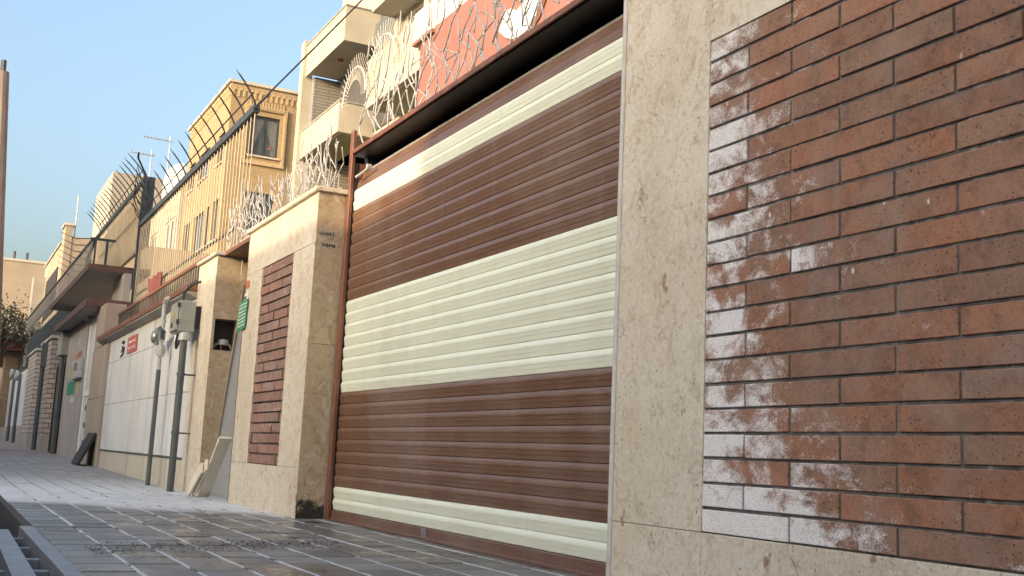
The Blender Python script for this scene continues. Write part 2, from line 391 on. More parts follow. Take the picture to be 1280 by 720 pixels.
BOARD = plain('white laminated board', (.78, .78, .76), .45, 0, .06, 3)
ALU = plain('galvanised grating steel', (.21, .22, .235), .45, .3, .25, 10, .2, (.16, .15, .14))

# ------------------------------------------------------------------ ground
def zg(y): return 0 if y < 12 else (y-12) * .0105
g = MB(); g.box(-400, 500, -400, 700, -3, -.42); struct(g.build('ground', plain('street earth', (.16, .15, .14), .9, 0, .3, 2)))
ys_ = [-4, 0, 3, 6, 9, 12, 15, 18, 22, 26, 30, 36, 44, 60, 90]; p = MB()
def slab(x0, x1, ya, yb, dz, bot):
    ks = [ya] + [k for k in ys_ if ya < k < yb] + [yb]
    for i, (a, b) in enumerate(zip(ks, ks[1:])):
        p.mesh([(x0, a, zg(a)+dz), (x1, a, zg(a)+dz), (x1, b, zg(b)+dz), (x0, b, zg(b)+dz), (x0, a, bot), (x1, a, bot), (x1, b, bot), (x0, b, bot)],
               [(0, 1, 2, 3), (0, 3, 7, 4), (1, 5, 6, 2)] + ([(0, 4, 5, 1)] if i == 0 else []) + ([(3, 2, 6, 7)] if i == len(ks)-2 else []))
TX, TY, X0, Y0, Y1 = .205, .262, .505, 1.6, 26.0
PAV = paver_mat(); rr = random.Random(31)
p.cur = 1; slab(.47, 2.9, -4, 90, -.010, -.42)                       # bed seen in the cross joints
p.cur = 2
for i in range(1, 10): p.box(X0+TX*i-.0075, X0+TX*i+.0075, 1.6, 12, -.02, .0004)
for i in range(1, 10): slab(X0+TX*i-.0068, X0+TX*i+.0068, 12.001, Y1, -.0012, -.02)
p.cur = 0; p.r = .5
slab(2.9, 14, -4, 90, -.004, -.42); slab(.50, 2.9, -4, Y0-.02, -.001, -.02); slab(.50, 2.9, Y1+.02, 90, -.001, -.02)
nY = int((Y1-Y0)/TY)
for i in range(12):
    for k in range(nY):
        x0_, x1_ = X0+TX*i+.0062, X0+TX*(i+1)-.0062; gap = rr.uniform(.0075, .0125)
        y0_, y1_ = Y0+TY*k+gap, Y0+TY*(k+1)-gap; zc = zg((y0_+y1_)/2); p.r = min(1, max(0, rr.gauss(.5, .28)))
        h_ = [zc + rr.uniform(-.0022, .0022) for _ in range(1)][0]; tx, ty = rr.gauss(0, .004), rr.gauss(0, .005) + .0105*(zc > 0)
        n0 = len(p.v); p.box(x0_, x1_, y0_, y1_, h_-.03, h_, .0035)
        for v_ in p.v[n0:]: v_.z += (v_.x-(x0_+x1_)/2)*tx + (v_.y-(y0_+y1_)/2)*ty
p.r = .5
struct(p.build('pavement', [PAV, plain('joint dirt', (.045, .042, .04), .9, 0, .4, 20), joint_mat()]))
p = MB(); p.box(-.22, -.02, -4, 90, -.42, .02, .01); struct(p.build('kerb', CONC))
p = MB()
p.mesh([(-9, -60, .0), (-.22, -60, .0), (-.22, 120, .9), (-9, 120, .9), (-9, -60, -.42), (-.22, -60, -.42), (-.22, 120, -.42), (-9, 120, -.42)],
       [(0, 1, 2, 3), (0, 3, 7, 4), (1, 5, 6, 2), (0, 4, 5, 1), (3, 2, 6, 7)])
struct(p.build('road', plain('asphalt', (.055, .055, .056), .85, 0, .3, 20, .4)))
# gutter bed
p = MB(); p.box(-.02, .44, -4, 90, -.42, -.33); struct(p.build('gutter_channel', plain('wet gutter mud', (.045, .043, .04), .5, 0, .5, 18, .9, (.02, .02, .02))))
p = MB(); rr = random.Random(5)
for i in range(420):
    x, y, s_ = rr.uniform(0, .42), rr.uniform(3.2, 8.5), rr.uniform(.008, .03)
    q = [Vector((rr.uniform(-1, 1), rr.uniform(-1, 1), rr.uniform(.2, 1)))*s_ for _ in range(4)]
    p.mesh([(x+k.x, y+k.y, -.335+k.z) for k in q], [(0, 1, 2), (0, 1, 3), (1, 2, 3), (0, 2, 3)])
struct(tag(p.build('gutter_debris', plain('grey rubbish and leaves', (.26, .25, .23), .8, 0, .6, 40)), 'pale gravel and leaf litter lying in the open gutter', 'debris'), 'stuff')
# grating over the gutter
t = thing('gutter_grating', 'grey steel ladder-like grating over the open gutter at the lower left', 'grating', (.3, 5, -.05))
m = MB(); m.obox((.262, 2.5, -.07), (.075, 0, 0), (.035, 3.55, 0), (0, 0, .075)); m.build('long_beam', ALU, t)
m = MB(); m.obox((.02, 2.5, -.07), (.06, 0, 0), (.0, 3.6, 0), (0, 0, .06)); m.build('long_beam', ALU, t)
for y in (5.98, 5.48, 4.98, 4.55, 4.12, 3.6, 3.1):
    m = MB(); m.box(.0, .438, y-.022, y+.022, -.085, -.03, .004); m.build('rung', ALU, t)
m = MB(); m.obox((.442, 2.5, -.10), (.062, 0, 0), (-.008, 3.75, 0), (0, 0, .108)); tag(m.build('edge_plate', ALU, None, (.42, 4.5, 0)), 'grey steel edge plate along the paving beside the gutter grating', 'edging')
# gravel spilled over the pavers
p = MB()
for i in range(1500):
    u = rr.random(); v_ = rr.gauss(0, .33)
    x = .62 + u*1.25; y = 5.02 + u*.42 + v_*(.75-.2*u)*.55
    s_ = rr.uniform(.0025, .008) * (1 if rr.random() < .93 else 1.7)
    q = [Vector((rr.uniform(-1, 1), rr.uniform(-1, 1), rr.uniform(.0, 1)))*s_ for _ in range(4)]
    p.mesh([(x+k.x, y+k.y, .003+k.z) for k in q], [(0, 1, 2), (0, 1, 3), (1, 2, 3), (0, 2, 3)])
struct(tag(p.build('gravel', plain('dark gravel', (.10, .095, .09), .8, 0, .6, 60)), 'strip of fine gravel scattered over the wet pavers', 'gravel'), 'stuff')

# ------------------------------------------------------------------ masonry helper: recessed brick panels
def brick_panel(parent, y_hi, y_lo, z0, z1, rows, x_face, mat, blen=.405, first_full=True, hi_off=0., j=.0094, rough=.0016):
    rr = random.Random(int(y_hi*100)); H = (z1-z0)/rows
    b = MB()
    for i in range(rows):
        k = rows-1-i; zb = z0+i*H; y = y_hi + hi_off; full = (k % 2 == 0) == first_full; first = True
        while y > y_lo + .005:
            L = blen*.5 if (first and not full) else blen
            yt, yb = min(y, y_hi), max(y-L, y_lo); first = False; y -= L
            if yt-yb < .02: continue
            b.r = rr.random(); dx = rr.uniform(-rough, rough); dz = rr.uniform(-.0012, .0012)
            b.box(x_face+dx, x_face+.05, yb+j*.5, yt-j*.5 if yt < y_hi else yt-.002, zb+j*.5+dz, zb+H-j*.5+dz, .0018)
    o = b.build('brick_panel', mat, parent)
    m_ = MB(); m_.box(x_face+(.0062 if rough < .003 else .016), x_face+.046, y_lo, y_hi, z0, z1); m_.build('mortar', MORTAR, o)
    return o

# ------------------------------------------------------------------ right wall
t = thing('stone_wall', 'beige stone wall right of the shutter with a large red brick panel whitened at its edge', 'wall', (2.2, 3.4, 0))
s = MB(); G = .0011
PY, PZ0, PZ1 = 2.866, .262, 1.912
s.box(2.2, 2.225, PY+.0004, 3.386, PZ0+G, 2.85, .001); s.box(2.2, 2.225, PY+G, 3.386, -.1, PZ0-G, .002)
s.box(2.2, 2.225, 1.75+G, PY-G, -.1, PZ0-G, .002); s.box(2.2, 2.225, .55, 1.75-G, -.1, PZ0-G, .002); s.box(2.2, 2.225, -3, .55-2*G, -.1, PZ0-G, .002)
s.box(2.2, 2.225, -3, PY-.0004, PZ1+.001, 2.85, .001)
s.build('stone_cladding', STONE, t)
m = MB(); m.box(2.226, 3.2, -3, 3.395, -.1, PZ0-.002); m.box(2.25, 3.2, -3, 3.395, PZ0-.001, PZ1+.002); m.box(2.2265, 2.2495, PY+.002, 3.395, PZ0, PZ1); m.box(2.226, 3.2, -3, 3.395, PZ1+.003, 2.85)
m.build('wall_core', CONC, t)
m = MB(); m.box(2.194, 2.225, 3.388, 3.412, -.1, 2.86, .004); m.build('corner_trim', TRIM, t)
m = MB(); m.box(2.13, 3.25, -3, 3.44, 2.851, 2.90, .006); m.build('coping', STONE, t)
brick_panel(t, PY, -3, PZ0, PZ1, 21, 2.202, brick_face_mat(PY-3.4, -1, PZ0, 'red facing brick with white bloom'))

# ------------------------------------------------------------------ roller shutter
t = thing('roller_shutter', 'wide closed roller shutter of brown woodgrain slats with cream bands', 'garage door', (2.45, 5.4, 0))
XS, YA, YB = 2.45, 3.33, 7.232
PROF = [(0, .0012), (.014, -.003), (.04, -.0050), (.30, -.0086), (.308, -.0068), (.325, -.0088), (.56, -.0122), (.568, -.0100), (.585, -.0123), (.68, -.0128), (.80, -.0108), (.93, -.0060), (.975, -.004), (1, .0012)]
DR, ZC = .34, 2.227
def curve(sv):                                  # arc length above ZC -> point and outward normal
    if sv <= 0: return Vector((XS, 0, ZC+sv)), Vector((-1, 0, 0))
    a = sv/DR
    return Vector((XS + DR*(1-math.cos(a)), 0, ZC + DR*math.sin(a))), Vector((-math.cos(a), 0, math.sin(a)))
def band(name, z0, n, pitch, mat, label=None):
    b = MB()
    for i in range(n):
        prof = []
        for (q, dp) in PROF:
            pt, nr = curve(z0 + (i+q)*pitch - ZC); prof.append(pt - nr*dp*1.0)
        ofs = random.uniform(-.004, .003)
        vs = [Vector((q.x, YA, q.z)) for q in prof] + [Vector((q.x, YB+ofs, q.z)) for q in prof]
        k = len(prof); b.mesh(vs, [(j, j+1, k+j+1, k+j) for j in range(k-1)])
        # back skin closes the slat
        pt0, n0 = curve(z0+i*pitch-ZC); pt1, n1 = curve(z0+(i+1)*pitch-ZC)
        bk = [pt0-n0*.012, pt1-n1*.012]
        b.face([(bk[0].x, YA, bk[0].z), (bk[1].x, YA, bk[1].z), (bk[1].x, YB+ofs, bk[1].z), (bk[0].x, YB+ofs, bk[0].z)])
        b.face([(q.x, YB+ofs, q.z) for q in prof] + [(bk[1].x, YB+ofs, bk[1].z), (bk[0].x, YB+ofs, bk[0].z)])
    o = b.build(name, mat, t)
    if label: o['label'] = label
    return o
band('slat_band', .070, 2, .0775, CREAM, 'narrow cream band near the ground')
band('slat_band', .225, 8, .0795, BROWN, 'lower brown band')
band('slat_band', .861, 8, .08025, CREAM, 'broad cream band across the middle')
band('slat_band', 1.503, 8, .0805, BROWN, 'upper brown band')
band('slat_band', 2.147, 2, .0804, CREAM, 'narrow cream band near the top')
band('slat_band', 2.308, 2, .0804, BROWN, 'topmost brown slats winding on to the roll')
band('slat_band', 2.4695, 1, .050, GALV, 'plain grey strip above the topmost brown slats')
band('slat_band', 2.520, 4, .0804, BROWN, 'slats already wound on to the roll')
m = MB(); m.box(XS-.016, XS+.012, YA, YB, .004, .068, .004); m.box(XS-.022, XS+.016, YA, YB, -.0, .018, .003)
bar = m.build('bottom_bar', BARM, t)
m = MB(); m.box(XS-.020, XS-.0165, 5.60, 5.668, .012+.006, .066, .001); m.cyl((XS-.0245, 5.634, .042), (XS-.020, 5.634, .042), .012, 14)
m.build('lock_plate', plain('zinc lock plate', (.35, .36, .37), .35, .6, .3, 40, .2), bar)
m = MB(); m.box(2.405, 2.432, 7.236, 7.298, 0, 2.74, .003); m.box(2.470, 2.52, 7.238, 7.298, 0, 2.5); m.build('guide_rail', RUSTY, t)
m = MB(); m.box(2.435, 2.468, 7.238, 7.262, 0, 2.5); m.build('rail_lip', BLACKST, t)
m = MB(); m.box(2.405, 2.52, 3.42-.1, 3.412-.0, 0, 2.5); m.build('guide_rail', RUSTY, t)
m = MB(); m.tube([(2.41, 7.13, 2.37), (2.425, 7.02, 2.385), (2.43, 6.93, 2.40)], .010, 8); m.lathe((2.405, 6.92, 2.40), [(.005, 0), (.02, .004), (.02, .035), (.005, .04)], 14, 'x')
m.build('stop_arm', GALV, t)
m = MB(); m.prism([(2.4358, 5.63, 2.07), (2.4358, 5.633, 2.07), (2.4358, 5.648, 1.74), (2.4358, 5.645, 1.74)], (.0006, 0, 0)); m.build('scratch', plain('pale scratch', (.30, .24, .20), .7), t)
m = MB(); m.cyl((2.80, YA+.02, ZC), (2.80, YB-.02, ZC), .26, 24); m.build('roll_drum', BLACKST, t)

# hood over the shutter
t = thing('gate_hood', 'brown steel hood with its shaded underside coloured black above the roller shutter', 'canopy', (2.7, 5.4, 2.53))
m = MB(); y = 7.232; n = 0
while y > 3.45:
    L = .62 if n else .40; m.box(2.400, 2.412, max(3.42, y-L)+.003, y, 2.556, 2.588, .002); y -= L; n += 1
m.build('front_lip', RUSTY, t)
m = MB(); m.box(2.413, 3.35, 3.42, 7.232, 2.580, 2.5875); m.build('top_sheet', RUSTY, t)
m = MB(); m.box(2.433, 3.30, 3.42, 7.2965, 2.562, 2.578); m.box(3.30, 3.35, 3.42, 7.2965, 0, 2.578); m.box(2.522, 3.30, 7.236, 7.296, 0, 2.5615); m.build('soffit', BLACKST, t)  # underside, back and cheek near black: little light gets in, put into the colour

# ------------------------------------------------------------------ pier left of the shutter
t = thing('stone_pier', 'beige stone pier left of the shutter with a narrow red brick panel', 'pier', (2.2, 8.3, 0))
QY0, QY1, QZ0, QZ1 = 7.815, 8.688, .337, 1.902
s = MB()
s.box(2.2, 2.222, 7.301, 9.22, QZ1+G, 2.268, .002); s.box(2.2, 2.222, 7.301, 9.22, -.05, QZ0-G, .002)
s.box(2.2, 2.222, 7.301, QY0-G, QZ0+G, QZ1-G, .002); s.box(2.2, 2.222, QY1+G, 9.22, QZ0+G, QZ1-G, .002)
s.build('stone_cladding', STONE, t)
m = MB(); m.box(2.223, 3.2, 7.322, 9.20, -.05, QZ0-.002); m.box(2.25, 3.2, 7.322, 9.20, QZ0-.001, QZ1+.001); m.box(2.223, 3.2, 7.322, 9.20, QZ1+.002, 2.268)
m.box(2.2235, 2.2495, 7.322, QY0-.004, QZ0, QZ1); m.box(2.2235, 2.2495, QY1+.004, 9.2, QZ0, QZ1); m.build('pier_core', CONC, t)
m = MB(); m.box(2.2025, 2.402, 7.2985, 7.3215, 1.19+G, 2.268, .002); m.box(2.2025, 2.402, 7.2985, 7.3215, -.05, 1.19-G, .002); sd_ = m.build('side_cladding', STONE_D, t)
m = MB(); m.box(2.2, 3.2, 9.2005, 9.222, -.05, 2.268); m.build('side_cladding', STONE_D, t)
m = MB(); m.box(2.172, 3.2, 7.272, 9.245, 2.269, 2.305, .005); m.build('coping', STONE, t)
m = MB(); m.box(2.404, 2.430, 7.300, 7.322, -.05, 2.268, .003); m.build('corner_trim', TRIM, t)
brick_panel(t, QY1, QY0, QZ0, QZ1, 20, 2.203, brick_face_mat(8.2-8.3, 1, 1.60, 'weathered red brick', .12, ((.33, .155, .115), (.22, .115, .09), (.31, .21, .18))), .36, True, .10, .0125, .006)
# stencilled marks on the side of the pier
rs = random.Random(3)
for (zc, w, x0) in ((1.972, .115, 2.222), (1.893, .125, 2.242)):
    m = MB(); m.box(x0, x0+w, 7.2965, 7.2980, zc-.024, zc+.024); bgp = m.build('stencil_patch', plain('white wash patch', (.42, .37, .30), .8, 0, .3, 60), t)
    m = MB(); x = x0+.006
    for k in range(6):
        ww = rs.uniform(.008, .016); hh = rs.uniform(.012, .03)
        pts = [(x+ww*rs.uniform(0, 1), 7.2958, zc-hh*.5+hh*q/3+rs.uniform(-.004, .004)) for q in range(4)]
        m.tube(pts, .0035, 5); m.tube([(x, 7.2958, zc-hh*.4), (x+ww, 7.2958, zc-hh*.3)], .003, 5); x += ww+.004
    m.build('stencil_writing', INK, bgp)
# black damp at the foot of the side face
t2 = new('black damp stain'); nz = t2.noise(16, 8, .7); _, _, zz = sep(t2, t2.co())
a_ = t2.m2('MULTIPLY', t2.ramp(t2.m2('ADD', zz, t2.m2('MULTIPLY', t2.m2('SUBTRACT', nz, .5), .5)), .02, .14, 1, 0), .9)
t2.out((.035, .035, .03), .9); t2.set(t2.b.inputs['Alpha'], a_)
m = MB(); m.box(2.206, 2.401, 7.2968, 7.2979, 0, .26); m.build('damp_stain', t2.m, t)

# ------------------------------------------------------------------ second pier with the meter niche
t = thing('stone_pier', 'shorter stone pier with an open meter niche in its side', 'pier', (2.2, 10.8, 0))
nx0, nx1, nz0, nz1 = 2.222, 2.44, 1.355, 1.655
s = MB(); s.box(2.2, 2.222, 10.43, 11.25, 1.0+G, 2.262, .002); s.box(2.2, 2.222, 10.43, 11.25, .42+G, 1.0-G, .002); s.box(2.2, 2.222, 10.43, 11.25, -.05, .42-G, .002)
s.build('stone_cladding', STONE, t)
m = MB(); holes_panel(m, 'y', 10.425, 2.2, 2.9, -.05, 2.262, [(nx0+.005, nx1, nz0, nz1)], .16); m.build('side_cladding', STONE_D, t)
m = MB(); m.box(2.223, 2.9, 10.60, 11.24, -.05, 2.262); m.build('pier_core', CONC, t)
m = MB(); m.box(nx0+.006, nx1-.001, 10.580, 10.598, nz0, nz1); m.build('niche_lining', BLACKST, t)
m = MB(); m.box(2.17, 2.92, 10.395, 11.27, 2.263, 2.30, .005); m.build('coping', CONC_L, t)
k = thing('water_meter', 'small grey meter with pipes inside the dark wall niche', 'meter', (2.33, 10.52, nz0))
m = MB(); m.lathe((2.335, 10.50, nz0+.055), [(.005, 0), (.05, .004), (.05, .045), (.034, .055), (.005, .06)], 18, 'z'); m.build('meter_body', GALV, k)
m = MB(); m.tube([(2.235, 10.52, nz0+.02), (2.27, 10.51, nz0+.06), (2.30, 10.5, nz0+.075)], .012, 8); m.build('pipe', GALV, k); m = MB(); m.tube([(2.43, 10.52, nz0+.015), (2.40, 10.51, nz0+.06), (2.37, 10.5, nz0+.075)], .012, 8); m.build('pipe', GALV, k)
m = MB(); m.tube([(2.31, 10.48, nz0+.06), (2.315, 10.47, nz0+.02), (2.32, 10.48, nz0+.002)], .006, 6); m.build('seal_wire', REDSIGN, k)

# recessed grey door in the gap between the piers
t = thing('entrance_door', 'grey metal door set back between the two stone piers', 'door', (2.9, 9.8, 0))
m = MB(); m.box(2.86, 2.90, 9.28, 10.38, 0, 2.22); m.build('leaf', DARKST, t)
m = MB(); m.box(2.84, 2.95, 9.225, 9.28, 0, 2.262); m.box(2.84, 2.95, 10.38, 10.42, 0, 2.262); m.box(2.84, 2.95, 9.28, 10.38, 2.222, 2.262); m.build('frame', RUSTY, t)

# tall board leaning in the gap, sticker, and sawn planks
t = thing('leaning_board', 'tall thin white board leaning against the left edge of the brick panelled pier', 'board', (2.40, 10.0, 0))
m = MB(); m.obox((2.262, 10.17, .01), (.5, .03, 0), (.075, -.37, 1.90), (-.001, .016, .003)); m.build('face', BOARD, t)
m = MB(); m.obox((2.244, 10.165, .01), (.017, .001, 0), (.075, -.37, 1.90), (-.001, .02, .003)); m.build('edge_strip', plain('raw board edge', (.33, .26, .18), .8), t)
def plank(lab, o, a, b, c):
    m = MB(); m.obox(o, a, b, c); tag(m.build('plank', WOOD, None, o), lab, 'plank', 'sawn boards leaning by the pier')
plank('long pale plank slanting up against the white board', (2.12, 10.02, .003), (.105, .0, 0), (.035, -.52, .52), (0, .018, .018))
plank('short stubby offcut at the outer foot of the leaning planks', (2.055, 10.10, .003), (.018, 0, 0), (.02, -.36, .22), (0, .05, .085))
plank('middle offcut between the long plank and the stubby one', (2.088, 10.08, .003), (.020, 0, 0), (.02, -.38, .25), (0, .05, .085))
m = MB()
rr = random.Random(9)
for i in range(70):
    x, y, s_ = rr.uniform(1.75, 2.18), rr.uniform(9.4, 12.0), rr.uniform(.006, .022)
    q = [Vector((rr.uniform(-1, 1), rr.uniform(-1, 1), rr.uniform(0, .8)))*s_ for _ in range(4)]
    m.mesh([(x+k_.x, y+k_.y, .003+k_.z) for k_ in q], [(0, 1, 2), (0, 1, 3), (1, 2, 3), (0, 2, 3)])
struct(tag(m.build('rubble', CONC_L), 'broken plaster crumbs along the foot of the pier and low wall', 'rubble'), 'stuff')
t = thing('notice_plate', 'green notice with rows of white lettering on the pier edge', 'sign', (2.19, 9.2, 1.5))
m = MB(); m.obox((2.186, 9.36, 1.43), (.004, 0, 0), (0, -.28, .012), (.0, -.045, .25)); pl_ = m.build('plate', GREENSIGN, t)
for r_ in range(7):
    m = MB(); pts = []
    for c_ in range(19):
        pts.append((2.1845, 9.335 - c_*.0135 - r_*.0055, 1.462 + r_*.030 + c_*.0006 + (0, .012, .002, .009, -.001, .006)[(c_*5+r_) % 6]))
    m.tube(pts, .0032, 4); m.build('letter_row', WHITEP, pl_)
t = thing('sticker', 'small orange and white sticker high on the pier edge', 'sticker', (2.195, 9.15, 1.8))
m = MB(); m.box(2.194, 2.197, 9.08, 9.19, 1.79, 1.85); m.build('orange_square', plain('orange print', (.5, .14, .05), .6), t)
m = MB(); m.box(2.194, 2.1965, 9.10, 9.20, 1.62, 1.75); w_ = m.build('white_slip', WHITEP, t)
m = MB(); m.tube([(2.1935, 9.18, 1.70), (2.1935, 9.15, 1.72), (2.1935, 9.13, 1.69), (2.1935, 9.16, 1.66), (2.1935, 9.12, 1.64)], .006, 5); m.build('ink_figure', INK, w_)

# ------------------------------------------------------------------ branch-like security fence
def branch_fence(label, y_hi, y_lo, zb, hf, x0, seed, p=.13, rows=5, layers=2, r0=.005, bend=.10):
    """welded panel of crooked rods: a loose, jittered diamond lattice that forks upwards and ends in pointed tips"""
    rr = random.Random(seed); m = MB(); cl = lambda y: min(y_hi, max(y_lo, y))
    for L in range(layers):
        n = int((y_hi-y_lo)/p); nd = {}
        for i in range(-1, n+2):
            for j in range(rows+1):
                y = cl(y_lo + p*(i + .5*(j % 2) + rr.uniform(-.30, .30) + L*.37)); H = hf(y)
                z = zb + (H*(j + rr.uniform(-.32, .32))/rows if j else 0)
                nd[i, j] = Vector((x0 + L*.09 + rr.uniform(-.025, .025), y, z))
        def rod(a, b, r, tip=False):
            l = (b-a).length
            k = Vector((rr.uniform(-.05, .05), rr.uniform(-bend, bend), rr.uniform(-bend*.6, bend*.6)))*l
            pts = [a, a.lerp(b, .25)+k*.75, a.lerp(b, .5)+k, a.lerp(b, .75)+k*.75, b]
            m.tube(pts, [r, r, r, r*(.9 if tip else 1), r*(.45 if tip else 1)], 6)
        top = {i: rr.choice([rows-1, rows-1, rows, rows-2]) for i in range(-1, n+2)}
        for i in range(0, n+1):
            for j in range(rows):
                if j >= top[i]: continue
                r = r0*rr.uniform(.85, 1.25); o = j % 2; ups = []
                if rr.random() < .74: ups.append(i+o)
                if rr.random() < .60: ups.append(i-1+o)
                if not ups: ups = [i+o]
                for u in ups: rod(nd[i, j], nd[u, j+1], r)
                if j > 1 and rr.random() < .14: rod(nd[i, j], nd[i+1, j], r)
                if j >= top[i]-2 or rr.random() < .08:
                    a = nd[i, j+1] if rr.random() < .6 else nd[i, j]
                    ang = rr.gauss(0, .38); l = rr.uniform(.07, .19)
                    rod(a, a + Vector((rr.uniform(-.03, .01), math.sin(ang)*l, math.cos(ang)*l)), r*.95, True)
    for L in range(layers): m.tube([(x0 + L*.09, y_hi, zb+.012), (x0 + L*.09, y_lo, zb+.012)], .013, 6)
    m.tube([(x0-.02, (y_hi+y_lo)/2, zb+.012), (x0+.12, (y_hi+y_lo)/2, zb+.012)], .012, 6)
    return tag(m.build('branch_fence', WHITEST, None, (x0, (y_hi+y_lo)/2, zb), True), label, 'fence', 'branch-shaped security fence')
branch_fence('branch-like white rod fence standing on the hood of the shutter', 7.22, 3.5, 2.584, lambda y: .70 + .10*math.sin(y*2.1), 2.45, 11, .19, 5, 2, .0046, .10)
branch_fence('branch-like white rod fence standing on the brick panelled pier', 9.2, 7.33, 2.304, lambda y: .36 + .07*(9.2-y), 2.28, 12, .145, 5, 2, .0042)
branch_fence('branch-like white rod fence in the gap left of the brick panelled pier', 10.40, 9.27, 2.296, lambda y: .50, 2.28, 13, .16, 6, 2, .0046)
m = MB(); m.box(2.26, 2.86, 9.225, 10.42, 2.263, 2.30); tag(m.build('lintel', RUSTY, None, (2.3, 9.8, 2.26)), 'brown lintel bridging the gap between the two stone piers', 'lintel')

# ------------------------------------------------------------------ low rendered wall with coping, pipes, boxes
t = thing('garden_wall', 'dirty white rendered wall with brown coping left of the meter niche pier', 'wall', (2.2, 15, 0))
m = MB(); m.box(2.212, 2.45, 11.252, 17.5, -.05, .30); m.build('plinth', plaster('crumbling plinth render', (.50, .47, .39), (.13, .12, .10), .85), t)
m = MB(); m.box(2.2, 2.45, 11.252, 17.5, .985, 1.60, .003); [m.box(2.2, 2.45, 11.252+2.08*i+.002, 11.252+2.08*(i+1)-.002, .325, .98, .003) for i in range(3)]; m.box(2.21, 2.45, 11.252, 17.5, .3235, 1.601); m.box(2.203, 2.45, 11.252, 17.5, 1.607, 1.93)
m.build('render', RENDER_, t)
m = MB(); m.box(2.205, 2.44, 11.252, 17.5, .302, .323); m.build('joint_strip', PIPED, t)
m = MB(); m.prism([(2.2, 11.255, 1.935), (2.10, 11.255, 1.985), (2.10, 11.255, 2.0), (2.5, 11.255, 2.0), (2.5, 11.255, 1.935)], (0, 7.0, 0)); m.build('coping_underside', CONC, t)
m = MB(); m.box(2.085, 2.52, 11.255, 18.3, 2.001, 2.07, .006); m.build('coping', RUSTY, t)
t = thing('red_plate', 'small faded red sign with two white lines of writing on the rendered wall', 'sign', (2.19, 15.2, 1.7))
m = MB(); m.box(2.192, 2.197, 14.86, 15.66, 1.64, 1.86); pl_ = m.build('plate', REDSIGN, t)
m = MB()
for zz, n_ in ((1.785, 8), (1.70, 7)):
    pts = []
    for k_ in range(n_*2+1): pts.append((2.190, 15.55-.58*k_/(n_*2), zz + (.018 if k_ % 3 == 1 else -.014 if k_ % 4 == 2 else 0) + rs.uniform(-.006, .006)))
    m.tube(pts, .006, 5)
m.build('writing', WHITEP, pl_)
m = MB()
for pts in ([(2.196, 16.2, 1.83), (2.196, 16.12, 1.85), (2.196, 16.08, 1.81), (2.196, 16.0, 1.84)], [(2.196, 16.15, 1.78), (2.196, 16.1, 1.74), (2.196, 16.2, 1.70)], [(2.196, 15.98, 1.76), (2.196, 15.96, 1.69), (2.196, 16.1, 1.655), (2.196, 16.25, 1.64)]):
    m.tube(pts, .012, 5)
tag(m.build('graffiti', INK, None, (2.196, 16.1, 1.7)), 'black scrawled marks beside the red sign', 'graffiti')
# fence on the low wall
def bar_run(mb, x, y0, y1, z0, z1, pitch, r, sq=False, jit=0):
    n = int(abs(y1-y0)/pitch)
    for i in range(n+1):
        y = y0 + (y1-y0)*i/n
        mb.box(x-r, x+r, y-r, y+r, z0, z1) if sq else mb.cyl((x, y, z0), (x, y, z1), r, 6)
t = thing('wall_railing', 'low rusty railing along the brown coping of the rendered wall', 'railing', (2.3, 14.4, 2.07))
m = MB(); bar_run(m, 2.3, 11.3, 17.6, 2.07, 2.37, .13, .009); m.build('bars', BLACKST, t)
m = MB(); m.box(2.285, 2.315, 11.27, 17.7, 2.371, 2.405); m.build('handrail', RUSTY, t)
m = MB(); m.box(2.29, 2.31, 11.27, 17.7, 2.19, 2.205); m.build('mid_rail', BLACKST, t)
t = thing('red_cloth', 'faded red and white cloth hanging behind the low railing', 'cloth', (2.36, 14.9, 2.1))
m = MB()
pts = [(2.345 + .02*math.sin(i*2.1+j*.4), 14.4+.12*i - .05*j*(i-4)/4, 2.66-.066*j - (.04*(i % 3))*(j > 7)) for i in range(10) for j in range(10)]
m.mesh(pts, [(i*10+j, i*10+j+1, (i+1)*10+j+1, (i+1)*10+j) for i in range(9) for j in range(9)])
pts2 = [(p_[0]+.012, p_[1], p_[2]) for p_ in pts]
m.mesh(pts2, [(i*10+j, (i+1)*10+j, (i+1)*10+j+1, i*10+j+1) for i in range(9) for j in range(9)])
m.build('fabric', plain('faded red cloth', (.17, .055, .05), .9, 0, .35, 5, .2, (.34, .24, .22), True), t, smooth=True)

# electric cabinet and conduit
t = thing('electric_cabinet', 'grey green electric cabinet on a conduit beside the stone pier', 'cabinet', (2.05, 11, 1.5))
m = MB(); m.box(1.985, 2.14, 10.93, 11.34, 1.55, 1.86, .008); bd = m.build('cabinet_body', BOXM, t)
m = MB(); m.box(1.968, 1.984, 10.945, 11.325, 1.565, 1.845, .006); d_ = m.build('cabinet_door', BOXM, bd)
m = MB(); m.box(1.962, 1.967, 11.10, 11.16, 1.70, 1.75); m.build('warning_label', plain('yellow label', (.55, .45, .08), .6), d_)
m = MB(); m.box(1.962, 1.967, 11.15, 11.22, 1.60, 1.65); m.build('lock', BLACKST, d_)
for z_ in (1.62, 1.79):
    m = MB(); m.box(1.96, 1.985, 10.925, 10.945, z_, z_+.045); m.build('hinge', DARKST, bd)
m = MB(); m.box(2.14, 2.2, 10.98, 11.04, 1.60, 1.82); m.build('bracket', BLACKST, bd)
m = MB(); m.cyl((2.06, 10.98, 1.47), (2.06, 10.98, 1.55), .06, 14, .05); m.build('gland', GALV, t)
m = MB(); m.tube([(2.05, 11.27, 1.55), (2.04, 11.28, 1.46), (2.04, 11.24, 1.41), (2.05, 11.2, 1.45), (2.05, 11.2, 1.55)], .014, 8); m.build('cable_loop', BLACKST, t)
m = MB(); m.tube([(2.06, 11.2, 1.86), (2.06, 11.2, 1.97), (2.12, 11.15, 2.05), (2.2, 11.1, 2.09)], .014, 8); m.build('feed_cable', BLACKST, t)
